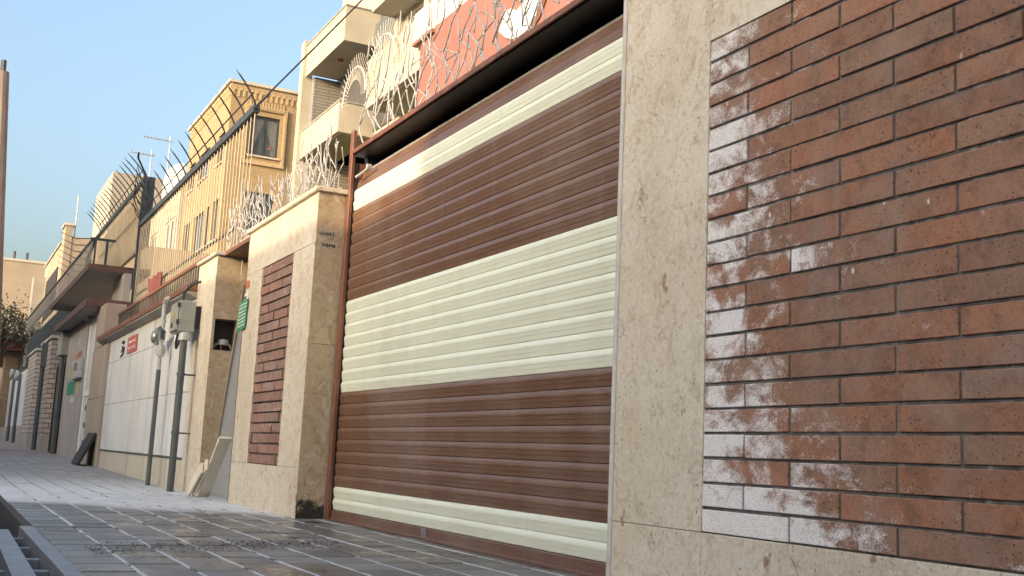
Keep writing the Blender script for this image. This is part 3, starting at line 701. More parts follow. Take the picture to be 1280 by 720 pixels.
m = MB(); m.cyl((2.06, 10.98, -.02), (2.06, 10.98, 1.47), .034, 14); cp = m.build('conduit', PIPED, t)
for z_ in (.55, 1.12):
    m = MB(); m.cyl((2.06, 10.98, z_), (2.06, 10.98, z_+.03), .041, 14); m.box(2.09, 2.22, 10.97, 10.99, z_+.005, z_+.022); m.build('clamp', PIPED, cp)
# gas riser
t = thing('gas_riser', 'white gas riser with a grey regulator and dark lower pipe on the rendered wall', 'gas pipe', (2.1, 12.4, 0))
m = MB(); m.tube([(2.08, 12.37, 1.66), (2.08, 12.37, 1.93), (2.08, 12.35, 1.985), (2.08, 12.28, 2.02), (2.09, 12.2, 2.02), (2.2, 11.9, 2.06), (2.3, 11.72, 2.10)], .026, 10); m.cyl((2.08, 12.37, 1.77), (2.08, 12.37, 1.80), .034, 12); m.cyl((2.08, 12.37, 1.25), (2.08, 12.37, 1.68), .021, 10); m.build('upper_pipe', GALV, t)
m = MB(); m.cyl((2.08, 12.37, -.04), (2.08, 12.37, 1.25), .025, 12); m.build('lower_pipe', PIPED, t)
m = MB(); m.lathe((1.99, 12.53, 1.62), [(.01, 0), (.06, .01), (.075, .03), (.075, .045), (.05, .06), (.04, .12), (.01, .125)], 16, 'x'); m.cyl((2.05, 12.37, 1.63), (2.05, 12.66, 1.63), .024, 10)
m.cyl((2.05, 12.60, 1.63), (2.05, 12.68, 1.63), .038, 8); m.cyl((2.08, 12.37, 1.58), (2.08, 12.37, 1.68), .04, 10); m.cyl((2.05, 12.5, 1.53), (2.05, 12.5, 1.72), .028, 10); m.build('regulator', plain('grey cast metal', (.25, .27, .28), .4, .5, .3, 20, .2), t)
m = MB(); m.tube([(2.03, 12.25, 1.70), (2.05, 12.2, 1.66), (2.06, 12.22, 1.58)], .02, 8); m.cyl((2.08, 12.26, 1.66), (2.08, 12.45, 1.66), .02, 8); m.build('valve', DARKST, t)
m = MB(); m.cyl((2.08, 12.37, 1.40), (2.08, 12.37, 1.52), .045, 8); m.cyl((2.08, 12.37, 1.43), (2.08, 12.37, 1.49), .055, 8); m.build('coupling', GALV, t)
m = MB(); m.lathe((2.185, 12.12, 1.60), [(.005, 0), (.10, .003), (.11, .015), (.005, .016)], 20, 'x'); m.build('wall_patch', WHITEP, t)

# ------------------------------------------------------------------ tall spiked fences
def tall_fence(label, x, y0, y1, z0, z1, pitch, sp_pitch, bmat, ends=(True, True), lean=(-.22, .34)):
    t = thing('spiked_fence', label, 'fence', (x, (y0+y1)/2, z0), 'spiked fences on the walls')
    m = MB(); n = int((y1-y0)/pitch)
    for i in range(n+1):
        y = y0 + (y1-y0)*i/n; m.cyl((x, y, z0), (x, y, z1), .0065, 6)
    m.build('bars', bmat, t)
    m = MB(); m.box(x-.03, x+.03, y0-.05, y1+.05, z1+.001, z1+.075); m.build('top_rail', DARKST, t)
    m = MB(); m.box(x+.014, x+.03, y0, y1, z0+.55, z0+.58); m.build('mid_rail', DARKST, t)
    m = MB(); n = int((y1-y0)/sp_pitch)
    for i in range(n+1):
        y = y0 + (y1-y0)*i/n
        pts = [(x + lean[0]*(q/6)**1.45, y + .04*math.sin(i*1.7)*q/6, z1+.06 + lean[1]*q/6) for q in range(7)]
        k = MB(); k.tube(pts, [.0095]*6 + [.003], 5); k.build('spike', BLACKST, t, smooth=True)
    m = MB()
    for off, r_ in ((.12, .008),): m.tube([(x-.035, y0, z1+.20), (x-.035, y1, z1+.20)], r_, 5)
    m.build('spike_wire', BLACKST, t)
    for e, y in zip(ends, (y0-.06, y1+.06)):
        if e: m = MB(); m.box(x-.035, x+.035, y-.035, y+.035, z0, z1+.08); m.build('post', DARKST, t)
    return t
ta = tall_fence('tall beige barred fence with dark outward spikes above the rendered wall', 2.42, 10.35, 17.1, 2.075, 3.70, .145, .40, BARS, (False, True))
m = MB(); m.tube([(2.40, 10.36, 3.74), (2.38, 9.70, 3.70)], .012, 6); m.build('rail_end', DARKST, ta)
tb = tall_fence('higher dark spiked fence in front of a tan panel above the concrete canopies', 2.42, 17.2, 22.4, 3.42, 4.42, .17, .30, BARS, (True, False), (-.30, .36))
m = MB(); m.tube([(2.42, 22.45, 4.46), (2.36, 22.75, 4.36), (2.30, 22.95, 4.05), (2.30, 23.0, 3.44)], .04, 6); m.build('bent_end', DARKST, tb)
for k_ in range(7):
    m = MB(); m.tube([(2.34, 22.7+.02*k_, 4.4-.14*k_), (2.05, 23.1, 4.42-.13*k_), (1.78, 23.5, 4.58-.12*k_)], [.011, .011, .004], 5); m.build('spike', BLACKST, tb)
t = thing('screen_panel', 'tan sheet screen standing behind the higher spiked fence', 'screen', (2.5, 19.7, 3.42))
m = MB()
n = 60
for i in range(n):
    y0 = 17.22 + 5.25*i/n; y1 = y0 + 5.25/n; dx = .0 if i % 2 else .025
    m.box(2.47+dx, 2.53+dx*.5, y0, y1, 3.42, 4.36)
m.build('sheet', TANW, t)
m = MB(); m.box(2.466, 2.56, 17.12, 17.21, 3.42, 4.5); m.build('post', DARKST, t)
# mesh guard at the junction of the two fences
t = thing('spike_guard', 'fan of curved dark spikes closing the step between the two tall fences', 'fence', (2.42, 17.1, 3.8))
for k_ in range(7):
    m = MB(); m.tube([(2.42, 17.14, 3.80+.10*k_), (2.32, 17.0, 3.85+.10*k_), (2.24, 16.8, 3.94+.10*k_), (2.20, 16.6, 4.07+.08*k_)], [.007, .007, .007, .003], 5); m.build('spike', BLACKST, t)
m = MB(); m.tube([(2.42, 17.14, 4.52), (2.32, 16.95, 4.60), (2.22, 16.7, 4.66), (2.18, 16.4, 4.66)], .016, 6); m.build('frame', DARKST, t)

# ------------------------------------------------------------------ concrete canopies and gate entry
t = thing('concrete_canopy', 'upper concrete canopy with brown edge and a railing on top', 'canopy', (2.4, 22, 3.25))
m = MB(); m.box(1.972, 2.95, 19.32, 26.3, 3.282, 3.37); m.build('slab', CONC, t)
m = MB(); m.box(1.95, 1.971, 19.30, 26.3, 3.275, 3.385, .004); m.box(1.972, 2.95, 19.298, 19.318, 3.275, 3.385, .004); m.build('fascia', plain('red brown painted edge', (.095, .05, .042), .7, 0, .25, 8), t)
t = thing('concrete_canopy', 'lower concrete canopy with brown edge over the white door', 'canopy', (2.4, 21.5, 2.6))
m = MB(); m.box(1.972, 2.78, 19.02, 24.6, 2.66, 2.75); m.build('slab', CONC, t)
m = MB(); m.box(1.95, 1.971, 19.0, 24.6, 2.635, 2.765, .004); m.box(1.972, 2.78, 18.998, 19.018, 2.635, 2.765, .004); m.build('fascia', plain('red brown canopy edge', (.095, .05, .042), .7, 0, .25, 8), t)
m = MB(); m.lathe((2.25, 21.2, 2.60), [(.01, 0), (.09, .01), (.10, .06), (.01, .061)], 16); m.build('ceiling_lamp', WHITEP, t)
t = thing('balcony_railing', 'light railing of thin bars running along the upper canopy edge', 'railing', (1.99, 24, 3.385))
m = MB(); bar_run(m, 1.99, 19.4, 34.5, 3.386, 3.80, .17, .0065); m.build('bars', plain('grey rail bar', (.22, .22, .21), .5), t)
m = MB(); m.box(1.97, 2.01, 19.35, 34.6, 3.80, 3.835); m.box(1.98, 2.0, 19.35, 34.6, 3.42, 3.44); m.build('rails', DARKST, t)
m = MB(); m.box(1.95, 2.35, 19.36, 19.40, 3.80, 3.84); m.box(2.2, 2.24, 19.36, 19.40, 3.386, 3.8); m.box(2.02, 2.05, 19.36, 19.39, 3.386, 3.8); m.build('return_rail', DARKST, t)
t = thing('gate_pillar', 'stained concrete pillar under the canopies beside the white door', 'pillar', (2.2, 19, 0))
m = MB(); m.box(2.16, 2.5, 17.51, 19.35, -.02, 1.1, .01); m.box(2.17, 2.5, 17.51, 19.33, 1.105, 1.93, .01); m.box(2.18, 2.5, 18.35, 19.33, 1.935, 2.634, .01); m.build('shaft', plaster('stained pillar', (.36, .30, .24), (.12, .09, .07), .7), t)
m = MB(); m.box(2.505, 2.62, 19.05, 20.4, 2.766, 3.245); m.build('upper_shaft', CONC, t)
m = MB(); m.obox((1.93, 17.75, .085), (0, .85, 0), (.20, -.12, .48), (.035, 0, -.02)); tag(m.build('leaning_slab', plain('black slab', (.03, .03, .03), .8), None, (2, 18.0, .1)), 'dark slab leaning against the foot of the concrete pillar', 'slab')
# entrance bay behind
t = thing('entrance_bay', 'shadowed entrance wall with posters under the lower canopy', 'wall', (2.3, 22, 0))
m = MB(); m.box(2.22, 3.2, 20.9, 24.2, .05, 2.634); m.build('wall', plaster('marble entrance wall', (.36, .33, .31), (.16, .13, .12), .6), t)
for nm_, c_, y0, y1, z0, z1 in (('poster', (.04, .22, .12), 22.1, 23.4, 1.30, 1.55), ('poster', (.45, .25, .08), 22.2, 22.7, 1.95, 2.05), ('poster', (.30, .12, .08), 21.5, 22.0, 1.97, 2.08), ('poster', (.45, .40, .12), 23.0, 23.3, 1.6, 1.8), ('poster', (.35, .38, .42), 21.8, 22.3, 2.2, 2.35), ('poster', (.4, .36, .2), 21.3, 21.7, 1.25, 1.5), ('poster', (.5, .48, .45), 22.0, 22.6, 1.13, 1.24)):
    m = MB(); m.box(2.212, 2.217, y0, y1, z0, z1); m.build(nm_, plain('poster print', c_, .7, 0, .3, 20), t)
m = MB(); m.box(2.14, 2.219, 21.0, 22.1, 1.55, 1.9, .01); mb_ = m.build('meter_box', GALV, t)
m = MB(); m.box(2.132, 2.139, 21.3, 21.8, 1.70, 1.84); m.build('meter_glass', GLASS, mb_)
t = thing('white_door', 'white metal door with a scrolled panel under the lower canopy', 'door', (2.3, 20.3, 0))
m = MB(); m.box(2.26, 2.31, 19.36, 20.88, .1, 2.6); lf = m.build('leaf', plaster('white door paint', (.62, .62, .62), (.3, .28, .26), .5, .5), t)
m = MB(); m.box(2.24, 2.258, 19.55, 20.7, 1.2, 1.3); m.box(2.24, 2.258, 19.4, 19.53, .12, 2.5); m.box(2.24, 2.258, 20.72, 20.86, .12, 2.5); m.build('rails', WHITEP, lf)
m = MB()
for q in range(9): m.lathe((2.246, 20.1 + .2*math.sin(q*2), .3+.1*q), [(.005, 0), (.05, .002), (.05, .01), (.005, .011)], 10, 'x')
m.build('scrollwork', BLACKST, lf)

# ------------------------------------------------------------------ farther along the street
t = thing('electric_cabinet', 'small grey electric cabinet with a conduit beside the dark gate', 'cabinet', (2.2, 24.6, 0))
m = MB(); m.box(2.08, 2.28, 24.1, 25.0, 2.15, 2.62, .01); m.build('cabinet_body', BOXM, t)
m = MB(); m.tube([(2.15, 24.4, 2.15), (2.15, 24.4, 1.2), (2.15, 24.35, .08)], .05, 10); m.build('conduit', PIPED, t)
t = thing('dark_gate', 'dark blue grey sheet metal gate left of the poster wall', 'gate', (2.25, 25.3, 0))
m = MB(); m.box(2.24, 2.30, 24.45, 26.15, .14, 2.02); m.build('leaf', DARKST, t)
m = MB()
for y in (24.46, 25.28, 26.08): m.box(2.215, 2.238, y, y+.06, .14, 2.04)
m.build('stiles', BLACKST, t)
def brick_pier(lab, y0, y1, x0, ztop, pipe):
    t = thing('brick_pier', lab, 'pier', (x0, y0, 0), 'white brick gate piers')
    zb = zg(y0)-.1
    m = MB(); m.box(x0, x0+.5, y0, y1, zb+.45, ztop); m.build('shaft', WBRICK, t)
    m = MB(); m.box(x0-.015, x0+.515, y0-.015, y1, zb, zb+.448); m.build('plinth', CONC, t)
    m = MB(); m.box(x0-.04, x0+.56, y0-.05, y1+.03, ztop+.001, ztop+.07, .01); m.build('cap', CONC_L, t)
    if pipe:
        m = MB(); m.tube([(x0-.07, y0+1.0, .1), (x0-.07, y0+1.0, ztop-.1)], .05, 8); m.box(x0-.12, x0-.001, y0+.9, y0+1.1, ztop-.6, ztop-.05); m.build('cable_riser', PIPED, t)
brick_pier('nearer white brick pier with a dark cable riser on its front', 26.4, 29.1, 2.08, 2.66, True)
brick_pier('farther white brick pier beyond the one with the cable riser', 30.6, 33.4, 2.08, 2.66, False)
t = thing('street_wall', 'grey rendered wall between the white brick piers and the far house', 'wall', (2.3, 34, 0))
m = MB(); m.box(2.35, 2.6, 29.1, 30.6, 0, 2.2); m.box(2.25, 2.55, 33.4, 45.2, .1, 2.5); m.build('render', RENDER_, t)
m = MB(); m.box(2.10, 2.25, 33.4, 45.2, .1, .75); m.build('plinth', CONC, t)
t = thing('sheet_screen', 'dark blue grey sheet screen above the white brick piers', 'screen', (2.5, 30, 2.4))
m = MB(); m.box(2.40, 2.44, 25.2, 40, 2.0, 3.62)
for i in range(47): m.box(2.385, 2.40, 25.2+.31*i, 25.35+.31*i, 2.0, 3.62)
m.build('sheet', plain('dark slate sheet', (.040, .050, .062), .6, 0, .2, 3), t)
for lab, yy, zt in (('nearer thin gas riser with a regulator on the far grey wall', 35.9, 2.3), ('farther thin gas riser with a regulator on the far grey wall', 38.9, 2.5)):
    t = thing('gas_riser', lab, 'gas pipe', (2.05, yy, 0), 'far gas risers')
    m = MB(); m.cyl((2.05, yy, .2), (2.05, yy, zt), .045, 8); m.build('lower_pipe', PIPED, t)
    m = MB(); m.lathe((1.9, yy+.2, zt-.05), [(.02, 0), (.16, .03), (.16, .1), (.05, .2), (.01, .21)], 12, 'x'); m.cyl((2.05, yy, zt-.05), (2.05, yy+.5, zt-.05), .05, 8); m.build('regulator', GALV, t)
# far house at the bend with a red brown awning
t = thing('far_house', 'low far house with a beige brick column and red brown awning', 'house', (2.2, 47, 0))
m = MB(); m.box(2.5, 6, 45.3, 60, .3, 3.9); m.build('wall', CONC, t)
m = MB(); m.box(2.0, 2.48, 45.25, 46.4, 1.75, 3.6); m.box(1.99, 2.48, 45.24, 46.41, .3, 1.745); m.build('column', lines_brick('tan brick column', (.34, .25, .16), (.29, .21, .135), (.16, .12, .09), .22, .08, .012), t)
m = MB(); m.prism([(1.5, 45.0, 3.62), (1.5, 45.0, 3.74), (2.6, 45.0, 4.3), (2.6, 45.0, 3.62)], (0, 12, 0)); m.build('awning', plain('red brown awning sheet', (.22, .085, .07), .7, 0, .2, 3), t)
m = MB(); m.lathe((1.7, 46.8, 2.55), [(.02, 0), (.2, .02), (.22, .1), (.08, .3), (.02, .31)], 12); m.build('lamp', BLACKST, t)
m = MB(); m.box(1.98, 2.48, 48, 58, .3, 1.1); m.build('parapet', CONC_L, t)

# ------------------------------------------------------------------ cream house with a stepped parapet
t = thing('cream_house', 'cream house with a flat roof and dark balcony opening behind the long railing', 'house', (3, 37.7, 0))
m = MB(); m.box(3.0, 9, 38.6, 45, 0, 6.6); m.box(3.0, 3.22, 37.7, 38.6, 0, 7.32); m.box(3.221, 8, 37.72, 38.598, 0, 6.98); m.box(3.001, 3.3, 38.6, 44.8, 6.6, 6.85)
m.build('wall', BEIGEW, t)
m = MB(); m.box(2.94, 3.27, 37.66, 38.62, 7.321, 7.40); m.box(2.95, 3.32, 38.62, 44.9, 6.851, 6.90); m.build('coping', CONC_L, t)
m = MB(); m.box(2.97, 2.999, 38.9, 43.2, 4.6, 6.1); m.build('window', BLACKST, t)  # flat black sheet in place of the dark inside of the balcony opening
m = MB(); m.box(2.6, 2.999, 44, 45, 3, 6.4); m.build('end_wall', CONC, t)
m = MB(); m.cyl((3.3, 37.9, 6.98), (3.3, 37.9, 8.4), .02, 6); m.build('mast', GALV, t)
t = thing('far_building', 'plain beige blank wall of a far building at the bend of the street', 'building', (0, 60, 0))
m = MB(); m.box(-9, 3.98, 60, 72, 0, 9.2); m.build('wall', BEIGEW, t)
m = MB(); m.box(-9.05, 4.02, 59.95, 72, 9.201, 9.33); m.build('coping', CONC_L, t)
for xx in (2.55, 3.15):
    m = MB(); m.cyl((xx, 61, 9.33), (xx, 61, 9.85), .07, 8); m.build('vent_pipe', DARKST, t)
# tree behind the sheet screen
t = thing('street_tree', 'dark small-leaved tree in front of the blank beige far wall', 'tree', (1.6, 45, 0))
m = MB(); rr = random.Random(21)
m.tube([(1.9, 44, .2), (1.85, 44.1, 1.6), (1.7, 44.2, 3.0), (1.6, 44.2, 4.2)], [.14, .11, .08, .03], 8)
tips = []
for k_ in range(26):
    a = rr.uniform(0, 6.28); L = rr.uniform(.5, 1.5); z0 = rr.uniform(3.3, 4.0)
    e = Vector((1.7+math.cos(a)*L, 44.2+math.sin(a)*L, z0+rr.uniform(.3, 1.1))); tips.append(e)
    m.tube([(1.75, 44.2, z0), tuple((Vector((1.75, 44.2, z0))+e)*.5+Vector((0, 0, .12))), tuple(e)], [.035, .02, .008], 5)
m.build('trunk', plain('bark', (.035, .03, .025), .9, 0, .3, 12, .5), t)
m = MB()
for e in tips:
    for q in range(70):
        c_ = e + Vector((rr.gauss(0, .30), rr.gauss(0, .36), rr.gauss(0, .26))); s_ = rr.uniform(.05, .10); m.r = rr.random()
        u_ = Vector((rr.uniform(-1, 1), rr.uniform(-1, 1), rr.uniform(-1, 1))).normalized(); w_ = u_.orthogonal().normalized()
        m.face([c_-u_*s_, c_+w_*s_*.45, c_+u_*s_, c_-w_*s_*.45])
lt = new('dark leaves'); lt.out(lt.mix(lt.attr('rnd'), (.018, .026, .018), (.05, .058, .036)), .6)
m.build('crown', lt.m, t)
# utility pole and cables
t = thing('utility_pole', 'tall leaning grey utility pole at the left edge', 'pole', (.6, 26, 0))
m = MB(); m.tube([(1.02, 26, 0), (.42, 26, 8.45)], [.19, .13], 12); m.build('shaft', plain('weathered pole', (.22, .19, .18), .85, 0, .25, 6, .3, None, True), t)
m = MB(); m.cyl((.42, 26, 8.4), (.41, 26, 8.72), .06, 8); m.box(.34, .55, 25.95, 26.05, 8.1, 8.25); m.build('cap', DARKST, t)
m = MB()
pts = []
for k_ in range(17):
    q = k_/16; a, b = Vector((2.40, 10.1, 3.74)), Vector((6.4, 12.0, 9.4)); v = a.lerp(b, q); v.z -= .10*math.sin(q*math.pi); pts.append(v)
m.tube(pts, .0085, 6); tag(m.build('cable', BLACKST, None, (2.4, 10.1, 3.74)), 'black cable running from the spiked fence up past the apartment block', 'cable')

# ------------------------------------------------------------------ yellow brick building
YX, YY = 7.7, 36.65
t = thing('brick_building', 'yellow brick building with carved window surround behind the spiked fence', 'building', (YX, YY, 0))
m = MB(); fh = [(8.42, 9.47, 10.42, 11.85), (8.42, 9.47, 7.75, 9.12)]
holes_panel(m, 'y', YY, YX, 10.3, 0, 12.85, fh, .25)
sh = []
for y0, y1 in ((37.15, 38.05), (39.5, 41.2), (42.0, 43.1)):
    sh += [(y0, y1, 10.15, 11.25), (y0, y1, 7.4, 8.85), (y0, y1, 4.6, 6.0)]
for y0, y1 in ((38.6, 39.2),): sh += [(y0, y1, 7.4, 8.85), (y0, y1, 4.6, 6.0)]
holes_panel(m, 'x', YX, YY, 43.6, 0, 12.85, sh, .25)
m.box(YX+.26, 10.3, YY+.26, 43.6, 0, 12.84); m.box(YX-.001, 10.3, 43.6, 43.64, 0, 12.85)
m.build('wall', YBRICK, t)
m = MB(); m.box(YX-.12, 10.32, YY-.12, 43.7, 12.851, 12.95); m.build('roof_edge', CONC_L, t)
tg = new('clear window glass'); tg.out((.10, .13, .16), .03, 0, .8); tg.set(tg.b.inputs['Alpha'], .38)
w1 = window(t, 'y', YY, fh[0], DARKST, tg.m, 1, .07, CONC_L, CURT)
m = MB(); m.box(8.42, 9.47, YY+.235, YY+.255, 10.42, 11.85); m.build('dark_room_backing', plain('painted dim room', (.16, .19, .22), .9), w1); window(t, 'y', YY, fh[1], DARKST, GLASS, 1, .07, CONC_L)  # backing panel: the room's darkness and sky tint are in its colour
for h in sh: window(t, 'x', YX, h, DARKST, GLASS, 1 if h[1]-h[0] > .7 else 0, .05, CONC_L)
YB2 = plain('carved yellow brick', (.41, .32, .20), .85, 0, .12, 8, .3)
m = MB()
a0, a1, b0, b1 = 8.30, 9.62, 10.22, 12.04
for (p0, p1, q0, q1) in ((a0-.08, a1+.08, b1, b1+.14), (a0-.08, a1+.08, b0-.14, b0), (a0-.08, a0+.03, b0, b1), (a1-.03, a1+.08, b0, b1)): m.box(p0, p1, YY-.07, YY-.001, q0, q1)
for i in range(22):
    z = b0+.03+i*(b1-b0-.1)/22
    m.box(a0-.055, a0+.005, YY-.09, YY-.071, z, z+.04); m.box(a1-.005, a1+.055, YY-.09, YY-.071, z, z+.04)
for i in range(17):
    x = a0+i*(a1-a0)/17; m.box(x, x+.04, YY-.09, YY-.071, b1+.03, b1+.11)
m.build('window_surround', YB2, t)
m = MB(); x = YX
while x < 10.2:
    m.box(x+.02, x+.10, YY-.03, YY-.001, 12.40, 12.72); m.box(x+.10, x+.19, YY-.03, YY-.001, 12.62, 12.72); x += .19
m.box(YX, 10.3, YY-.035, YY-.001, 12.721, 12.85); m.build('arched_frieze', YB2, t)
m = MB(); m.box(8.32, 9.62, YY-.03, YY-.001, 12.12, 12.15)
for i in range(12): m.box(8.36+.105*i, 8.42+.105*i, YY-.03, YY-.001, 12.18, 12.36)
m.build('carved_panel', YB2, t)
m = MB(); 
for i in range(36): m.box(YX-.03, YX-.001, 36.7+.19*i, 36.78+.19*i, 12.40, 12.72)
m.box(YX-.035, YX-.001, YY, 43.6, 12.721, 12.85); m.build('arched_frieze', YB2, t)
k = MB(); k.lathe((9.22, YY+.20, 10.52), [(.02, 0), (.07, .02), (.02, .06), (.03, .16), (.01, .2)], 14); k.lathe((9.22, YY+.20, 10.72), [(.12, 0), (.07, .16)], 16)
tag(k.build('table_lamp', plain('orange lamp', (.55, .27, .08), .7), None, (9.22, YY+.2, 10.5)), 'small orange table lamp inside the upper window of the yellow building', 'lamp')

# cream building next along, tower and roof tank
t = thing('cream_building', 'cream building with tall windows left of the yellow brick building', 'building', (7.7, 44, 0))
m = MB(); sh = [(44.9, 47.6, 8.15, 9.7), (49.2, 51.2, 8.2, 9.7), (52.5, 54.5, 8.2, 9.7), (44.9, 47.6, 4.8, 6.4), (49.2, 51.2, 4.8, 6.4)]
holes_panel(m, 'x', 7.7, 43.95, 58, 0, 10.6, sh, .25); m.box(7.96, 14, 43.95, 58, 0, 10.6); m.build('wall', CREAMW, t)
for h in sh: window(t, 'x', 7.7, h, WHITEP, GLASS, 2, .08, CONC_L)
m = MB(); m.box(7.55, 7.699, 43.75, 43.94, 0, 10.7); m.build('drain_strip', CREAMW, t)
t = thing('roof_tank', 'silver dome topped water tank on the roof beyond the spiked fence', 'tank', (7.2, 46, 9))
m = MB(); m.lathe((8.35, 48.5, 10.6), [(.72, 0), (.76, .15), (.76, 1.2), (.70, 1.5), (.52, 1.85), (.25, 2.05), (.02, 2.1)], 24); m.build('tank_body', plain('silver tank paint', (.60, .60, .58), .4, .2, .15, 4), t, smooth=True)
m = MB(); m.box(9.3, 13, 49.5, 54, 10.6, 12.7); tag(m.build('stair_head', CONC, None, (11, 50, 10.6)), 'grey roof stair head behind the water tank', 'roof hut')
for lab, x, zt, r_ in (('taller TV antenna on the roof beside the tank', 7.95, 14.3, 1.0), ('shorter TV antenna left of the taller one', 7.2, 13.5, .75)):
    t = thing('tv_antenna', lab, 'antenna', (x, 50, 10.6), 'TV antennas on the roof')
    m = MB(); m.cyl((x, 50, 10.6), (x, 50, zt), .03, 6); m.build('mast', GALV, t)
    m = MB(); m.cyl((x-1.2*r_, 50, zt-.25), (x+.15, 50, zt-.28), .022, 6)
    for q in range(7): m.cyl((x-1.15*r_+.16*q, 49.75, zt-.25), (x-1.15*r_+.16*q, 50.25, zt-.25), .014, 5)
    m.build('boom', GALV, t)
t = thing('concrete_tower', 'grey concrete tower block top behind the upper spiked fence', 'building', (7, 61.8, 0))
m = MB(); m.box(7.0, 12, 61.8, 69, 0, 15.0); m.build('wall', plaster('grey tower render', (.40, .36, .31), (.2, .17, .14), .4), t)
m = MB()
for i in range(9): m.box(6.97, 6.999, 62.2+.75*i, 62.6+.75*i, 9, 14.6)
m.build('fins', CONC_L, t)

# ------------------------------------------------------------------ white apartment block behind the gate
AX = 10.0
t = thing('apartment_block', 'cream apartment block with stepped balconies behind the shutter', 'building', (AX, 26, 0))
m = MB()
holes = [(26.9, 28.6, 11.9, 13.1), (24.2, 26.3, 11.9, 13.1), (20.5, 23.4, 11.9, 13.1)]
holes_panel(m, 'x', 10.9, 8, 29.2, 10.3, 18, holes, .3); m.box(11.21, 20, 8, 36.0, 10.3, 18); m.box(12.6, 20, 8, 36.0, 0, 10.299); m.box(10.9, 11.6, 29.1, 29.2, 10.3, 18); m.build('wall', CREAMW, t)
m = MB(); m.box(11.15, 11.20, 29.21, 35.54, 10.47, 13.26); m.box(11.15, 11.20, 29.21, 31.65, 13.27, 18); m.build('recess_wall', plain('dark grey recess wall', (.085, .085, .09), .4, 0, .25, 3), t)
for h in holes: window(t, 'x', 10.9, h, GALV, GLASSB, 2, .09, None, None, .45)
m = MB(); m.box(9.90, 10.25, 35.8, 36.2, 0, 14.6); m.build('corner_column', CREAMW, t)
m = MB(); m.box(10.26, 13, 35.55, 35.78, 0, 13.25); m.build('balcony_end_wall', GBRICK, t)
# balcony boxes on the left bay
for z0, z1 in ((13.27, 14.42), (10.28, 11.25), (7.2, 8.15)):
    m = MB(); m.box(AX, AX+.16, 31.70, 35.79, z0, z1); m.box(AX+.161, 12.5, 31.701, 31.86, z0+.001, z1); m.build('balcony_parapet', CREAMW, t)
    m = MB(); m.box(AX+.162, 12.5, 31.862, 35.54, z0+.02, z0+.16); m.build('balcony_floor', CREAMW if z0 > 12 else OLIVE, t)
    m = MB(); m.box(AX-.03, AX+.19, 31.67, 35.79, z1+.001, z1+.05); m.box(AX+.191, 12.5, 31.67, 31.89, z1+.001, z1+.05); m.build('parapet_cap', CONC, t)
m = MB(); m.box(12.5, 12.6, 31.87, 35.5, 10.3, 13.2); m.build('balcony_back_wall', plain('grey balcony back wall', (.15, .145, .14), .7, 0, .2, 3), t)
m = MB(); m.box(12.5, 12.59, 20, 35.5, 5, 10.2); m.build('lower_wall', plain('grey lower wall', (.22, .21, .20), .8, 0, .3, 2), t)
# right bay
m = MB(); m.box(AX, AX+.16, 24.95, 29.20, 10.30, 11.80); m.box(AX+.161, 10.899, 29.04, 29.199, 10.30, 11.80); m.build('balcony_parapet', CREAMW, t)
m = MB(); m.box(AX+.162, 12.5, 8, 29.03, 10.301, 10.46); m.build('balcony_floor', OLIVE, t)
m = MB(); m.box(AX-.02, AX+.16, 8, 24.949, 11.10, 11.72); m.build('balcony_parapet', WHITEP, t)
m = MB(); m.box(AX, 10.9, 8, 29.2, 13.28, 15.2); m.build('upper_storey', CREAMW, t)
m = MB(); m.box(12.44, 12.49, 27.5, 30.5, 8.4, 9.9); m.build('window', GLASSB, t)
m = MB(); m.box(AX+.02, AX+.5, 24.98, 29.1, 5.2, 7.2); m.build('lower_wall', CREAMW, t)
for yy in (29.0, 26.75, 24.0):
    m = MB(); m.box(10.70, 10.899, yy-.13, yy+.13, 10.47, 13.279); m.build('window_pier', CONC_L, t)
m = MB(); m.box(AX+.3, AX+.42, 24.9, 25.15, 10.9, 13.279); m.build('rain_pipe', CREAMW, t)
m = MB(); m.box(11.0, 11.08, 29.21, 31.69, 11.3, 14.0); m.build('glass_screen', glass('blue grey glass', (.09, .12, .145), .05), t)
m = MB(); m.box(12.3, 12.36, 29.2, 31.7, 8.0, 11.2); m.build('grey_infill', plain('grey infill sheet', (.36, .32, .29), .7, 0, .15, 3), t)
for (x_, y_, z_) in ((10.45, 27.4, 13.24), (10.5, 33.5, 13.23)):
    m = MB(); m.lathe((x_, y_, z_-.02), [(.02, 0), (.09, .01), (.10, .06), (.02, .061)], 14); m.build('ceiling_lamp', plain('red lamp glass', (.25, .03, .03), .4), t)
# low air vent grille boxes at the parapet
t = thing('vent_box', 'white louvred box hanging at the corner of the pink panel', 'vent', (9.9, 24.5, 10.9))
m = MB()
for i in range(6): m.box(9.80, 9.94, 24.05+.2*i, 24.18+.2*i, 10.98, 11.75)
m.build('louvres', WHITEP, t)
m = MB(); m.box(9.79, 9.95, 24.0, 25.25, 10.88, 10.978); m.build('tray', plain('brown tray', (.22, .12, .09), .7), t)
t = thing('pink_panel', 'large salmon pink billboard panel on the apartment front above the hood', 'billboard', (9.93, 18, 5))
m = MB(); m.box(9.90, 9.97, 8, 24.92, 4.8, 11.05); m.build('panel', PINK, t)
poly = [(19.95, 9.98), (20.25, 9.62), (19.9, 9.36), (19.45, 9.18), (18.95, 9.20), (18.55, 9.42), (18.25, 9.80), (18.15, 10.5), (18.6, 10.6), (18.75, 10.1), (19.1, 9.90), (19.45, 9.80), (19.7, 9.95)]
m = MB(); m.prism([(9.84, y, z) for y, z in poly], (.055, 0, 0)); lo = m.build('letter', WHITEP, t)
m = MB(); m.prism([(9.86, y-.10, z-.10) for y, z in poly], (.034, 0, 0)); m.build('letter_shadow_edge', plain('dark brown letter side', (.16, .065, .05), .6), lo)
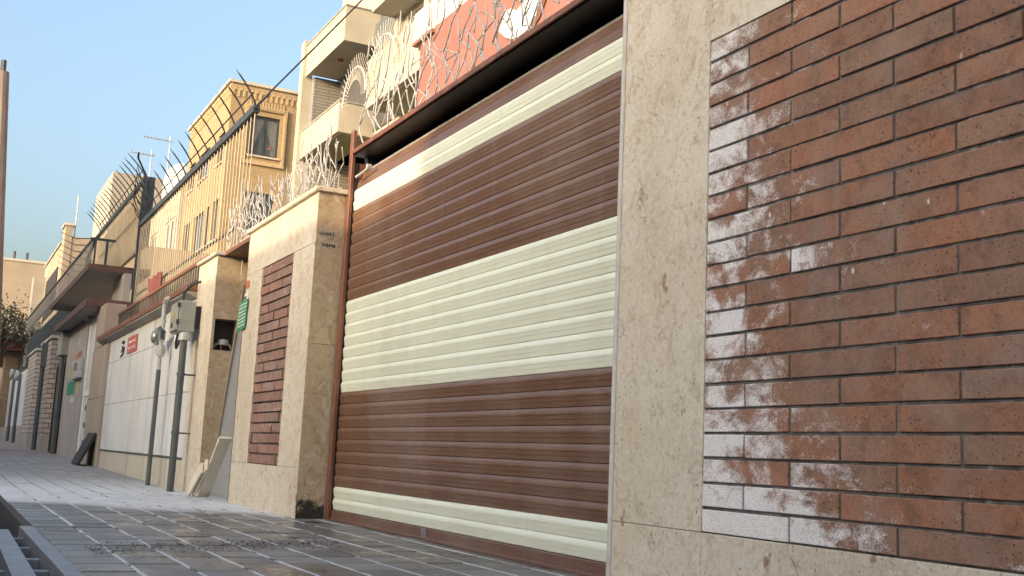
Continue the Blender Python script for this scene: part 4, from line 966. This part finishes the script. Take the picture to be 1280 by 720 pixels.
m = MB(); m.lathe((9.84, 19.45, 10.32), [(.02, 0), (.24, .002), (.24, .055), (.02, .056)], 20, 'x'); m.build('letter_dot', WHITEP, t)
# sunburst grilles on the balconies
def sunburst(lab, x, yc, zc, R, a0, a1, n):
    t = thing('sunburst_grille', lab, 'grille', (x, yc, zc), 'sunburst grilles on the balconies')
    m = MB(); m.tube([(x, yc+R*math.cos(rad(a0+(a1-a0)*i/24)), zc+R*math.sin(rad(a0+(a1-a0)*i/24))) for i in range(25)], .03, 6); m.build('arch', WHITEST, t)
    m = MB()
    for i in range(n+1):
        a = rad(a0+(a1-a0)*i/n); m.cyl((x, yc+.62*R*math.cos(a), zc+.62*R*math.sin(a)), (x, yc+1.42*R*math.cos(a), zc+1.42*R*math.sin(a)), .013, 5, .008)
    m.build('rays', WHITEST, t)
sunburst('left sunburst grille of white rods under the top left balcony', 9.85, 29.9, 10.75, 1.0, 2, 178, 22)
sunburst('right sunburst grille of white rods beside the cream balcony', 9.85, 27.6, 11.0, 1.0, 10, 178, 20)

# ------------------------------------------------------------------ houses across the street (they shade the pavement)
def across(lab, x0, y0, y1, h, wm):
    t = thing('opposite_house', lab, 'house', (x0, y0, 0), 'houses across the street')
    m = MB(); sh = []; n = max(1, int((y1-y0)/4))
    for i in range(n):
        for q in range(int((h-1)/3)): yy = y0 + (y1-y0)*(i+.5)/n; sh.append((yy-.8, yy+.8, 1.2+3*q, 2.6+3*q))
    # street side faces +X: mirror of the hole panel
    mm = MB(); holes_panel(mm, 'x', 0, y0, y1, 0, h, sh, .2)
    for f in mm.f: m.face([(x0 - mm.v[i].x, mm.v[i].y, mm.v[i].z) for i in f])
    m.box(x0-8, x0-.21, y0, y1, 0, h); m.build('wall', wm, t)
    m = MB(); m.box(x0-8.1, x0+.12, y0, y1, h+.001, h+.12); m.build('coping', CONC_L, t)
    for hh in sh:
        w_ = MB(); w_.box(x0-.14, x0-.08, hh[0], hh[1], hh[2], hh[3]); w_.build('window', GLASS, t)
TA = math.tan(SUN_AZ); XO = -9.2; DH = math.tan(SUN_EL)/math.cos(SUN_AZ)
E1 = 6.1 - (2.5-XO+8.1)*TA; E2 = 15.6 - (2.2-XO)*TA
across('tall house across the street nearest the camera', XO, -22, E1, 2.2+(2.2-XO+8.1)*DH+1.6, CREAMW)
across('lower house across the street facing the shutter', XO, E1+.001, E2, 1.92+(2.2-XO)*DH, CREAMW)
across('three storey house across the street facing the canopies', XO, E2+.001, 62, 4.65+(2.2-XO)*DH, BEIGEW)
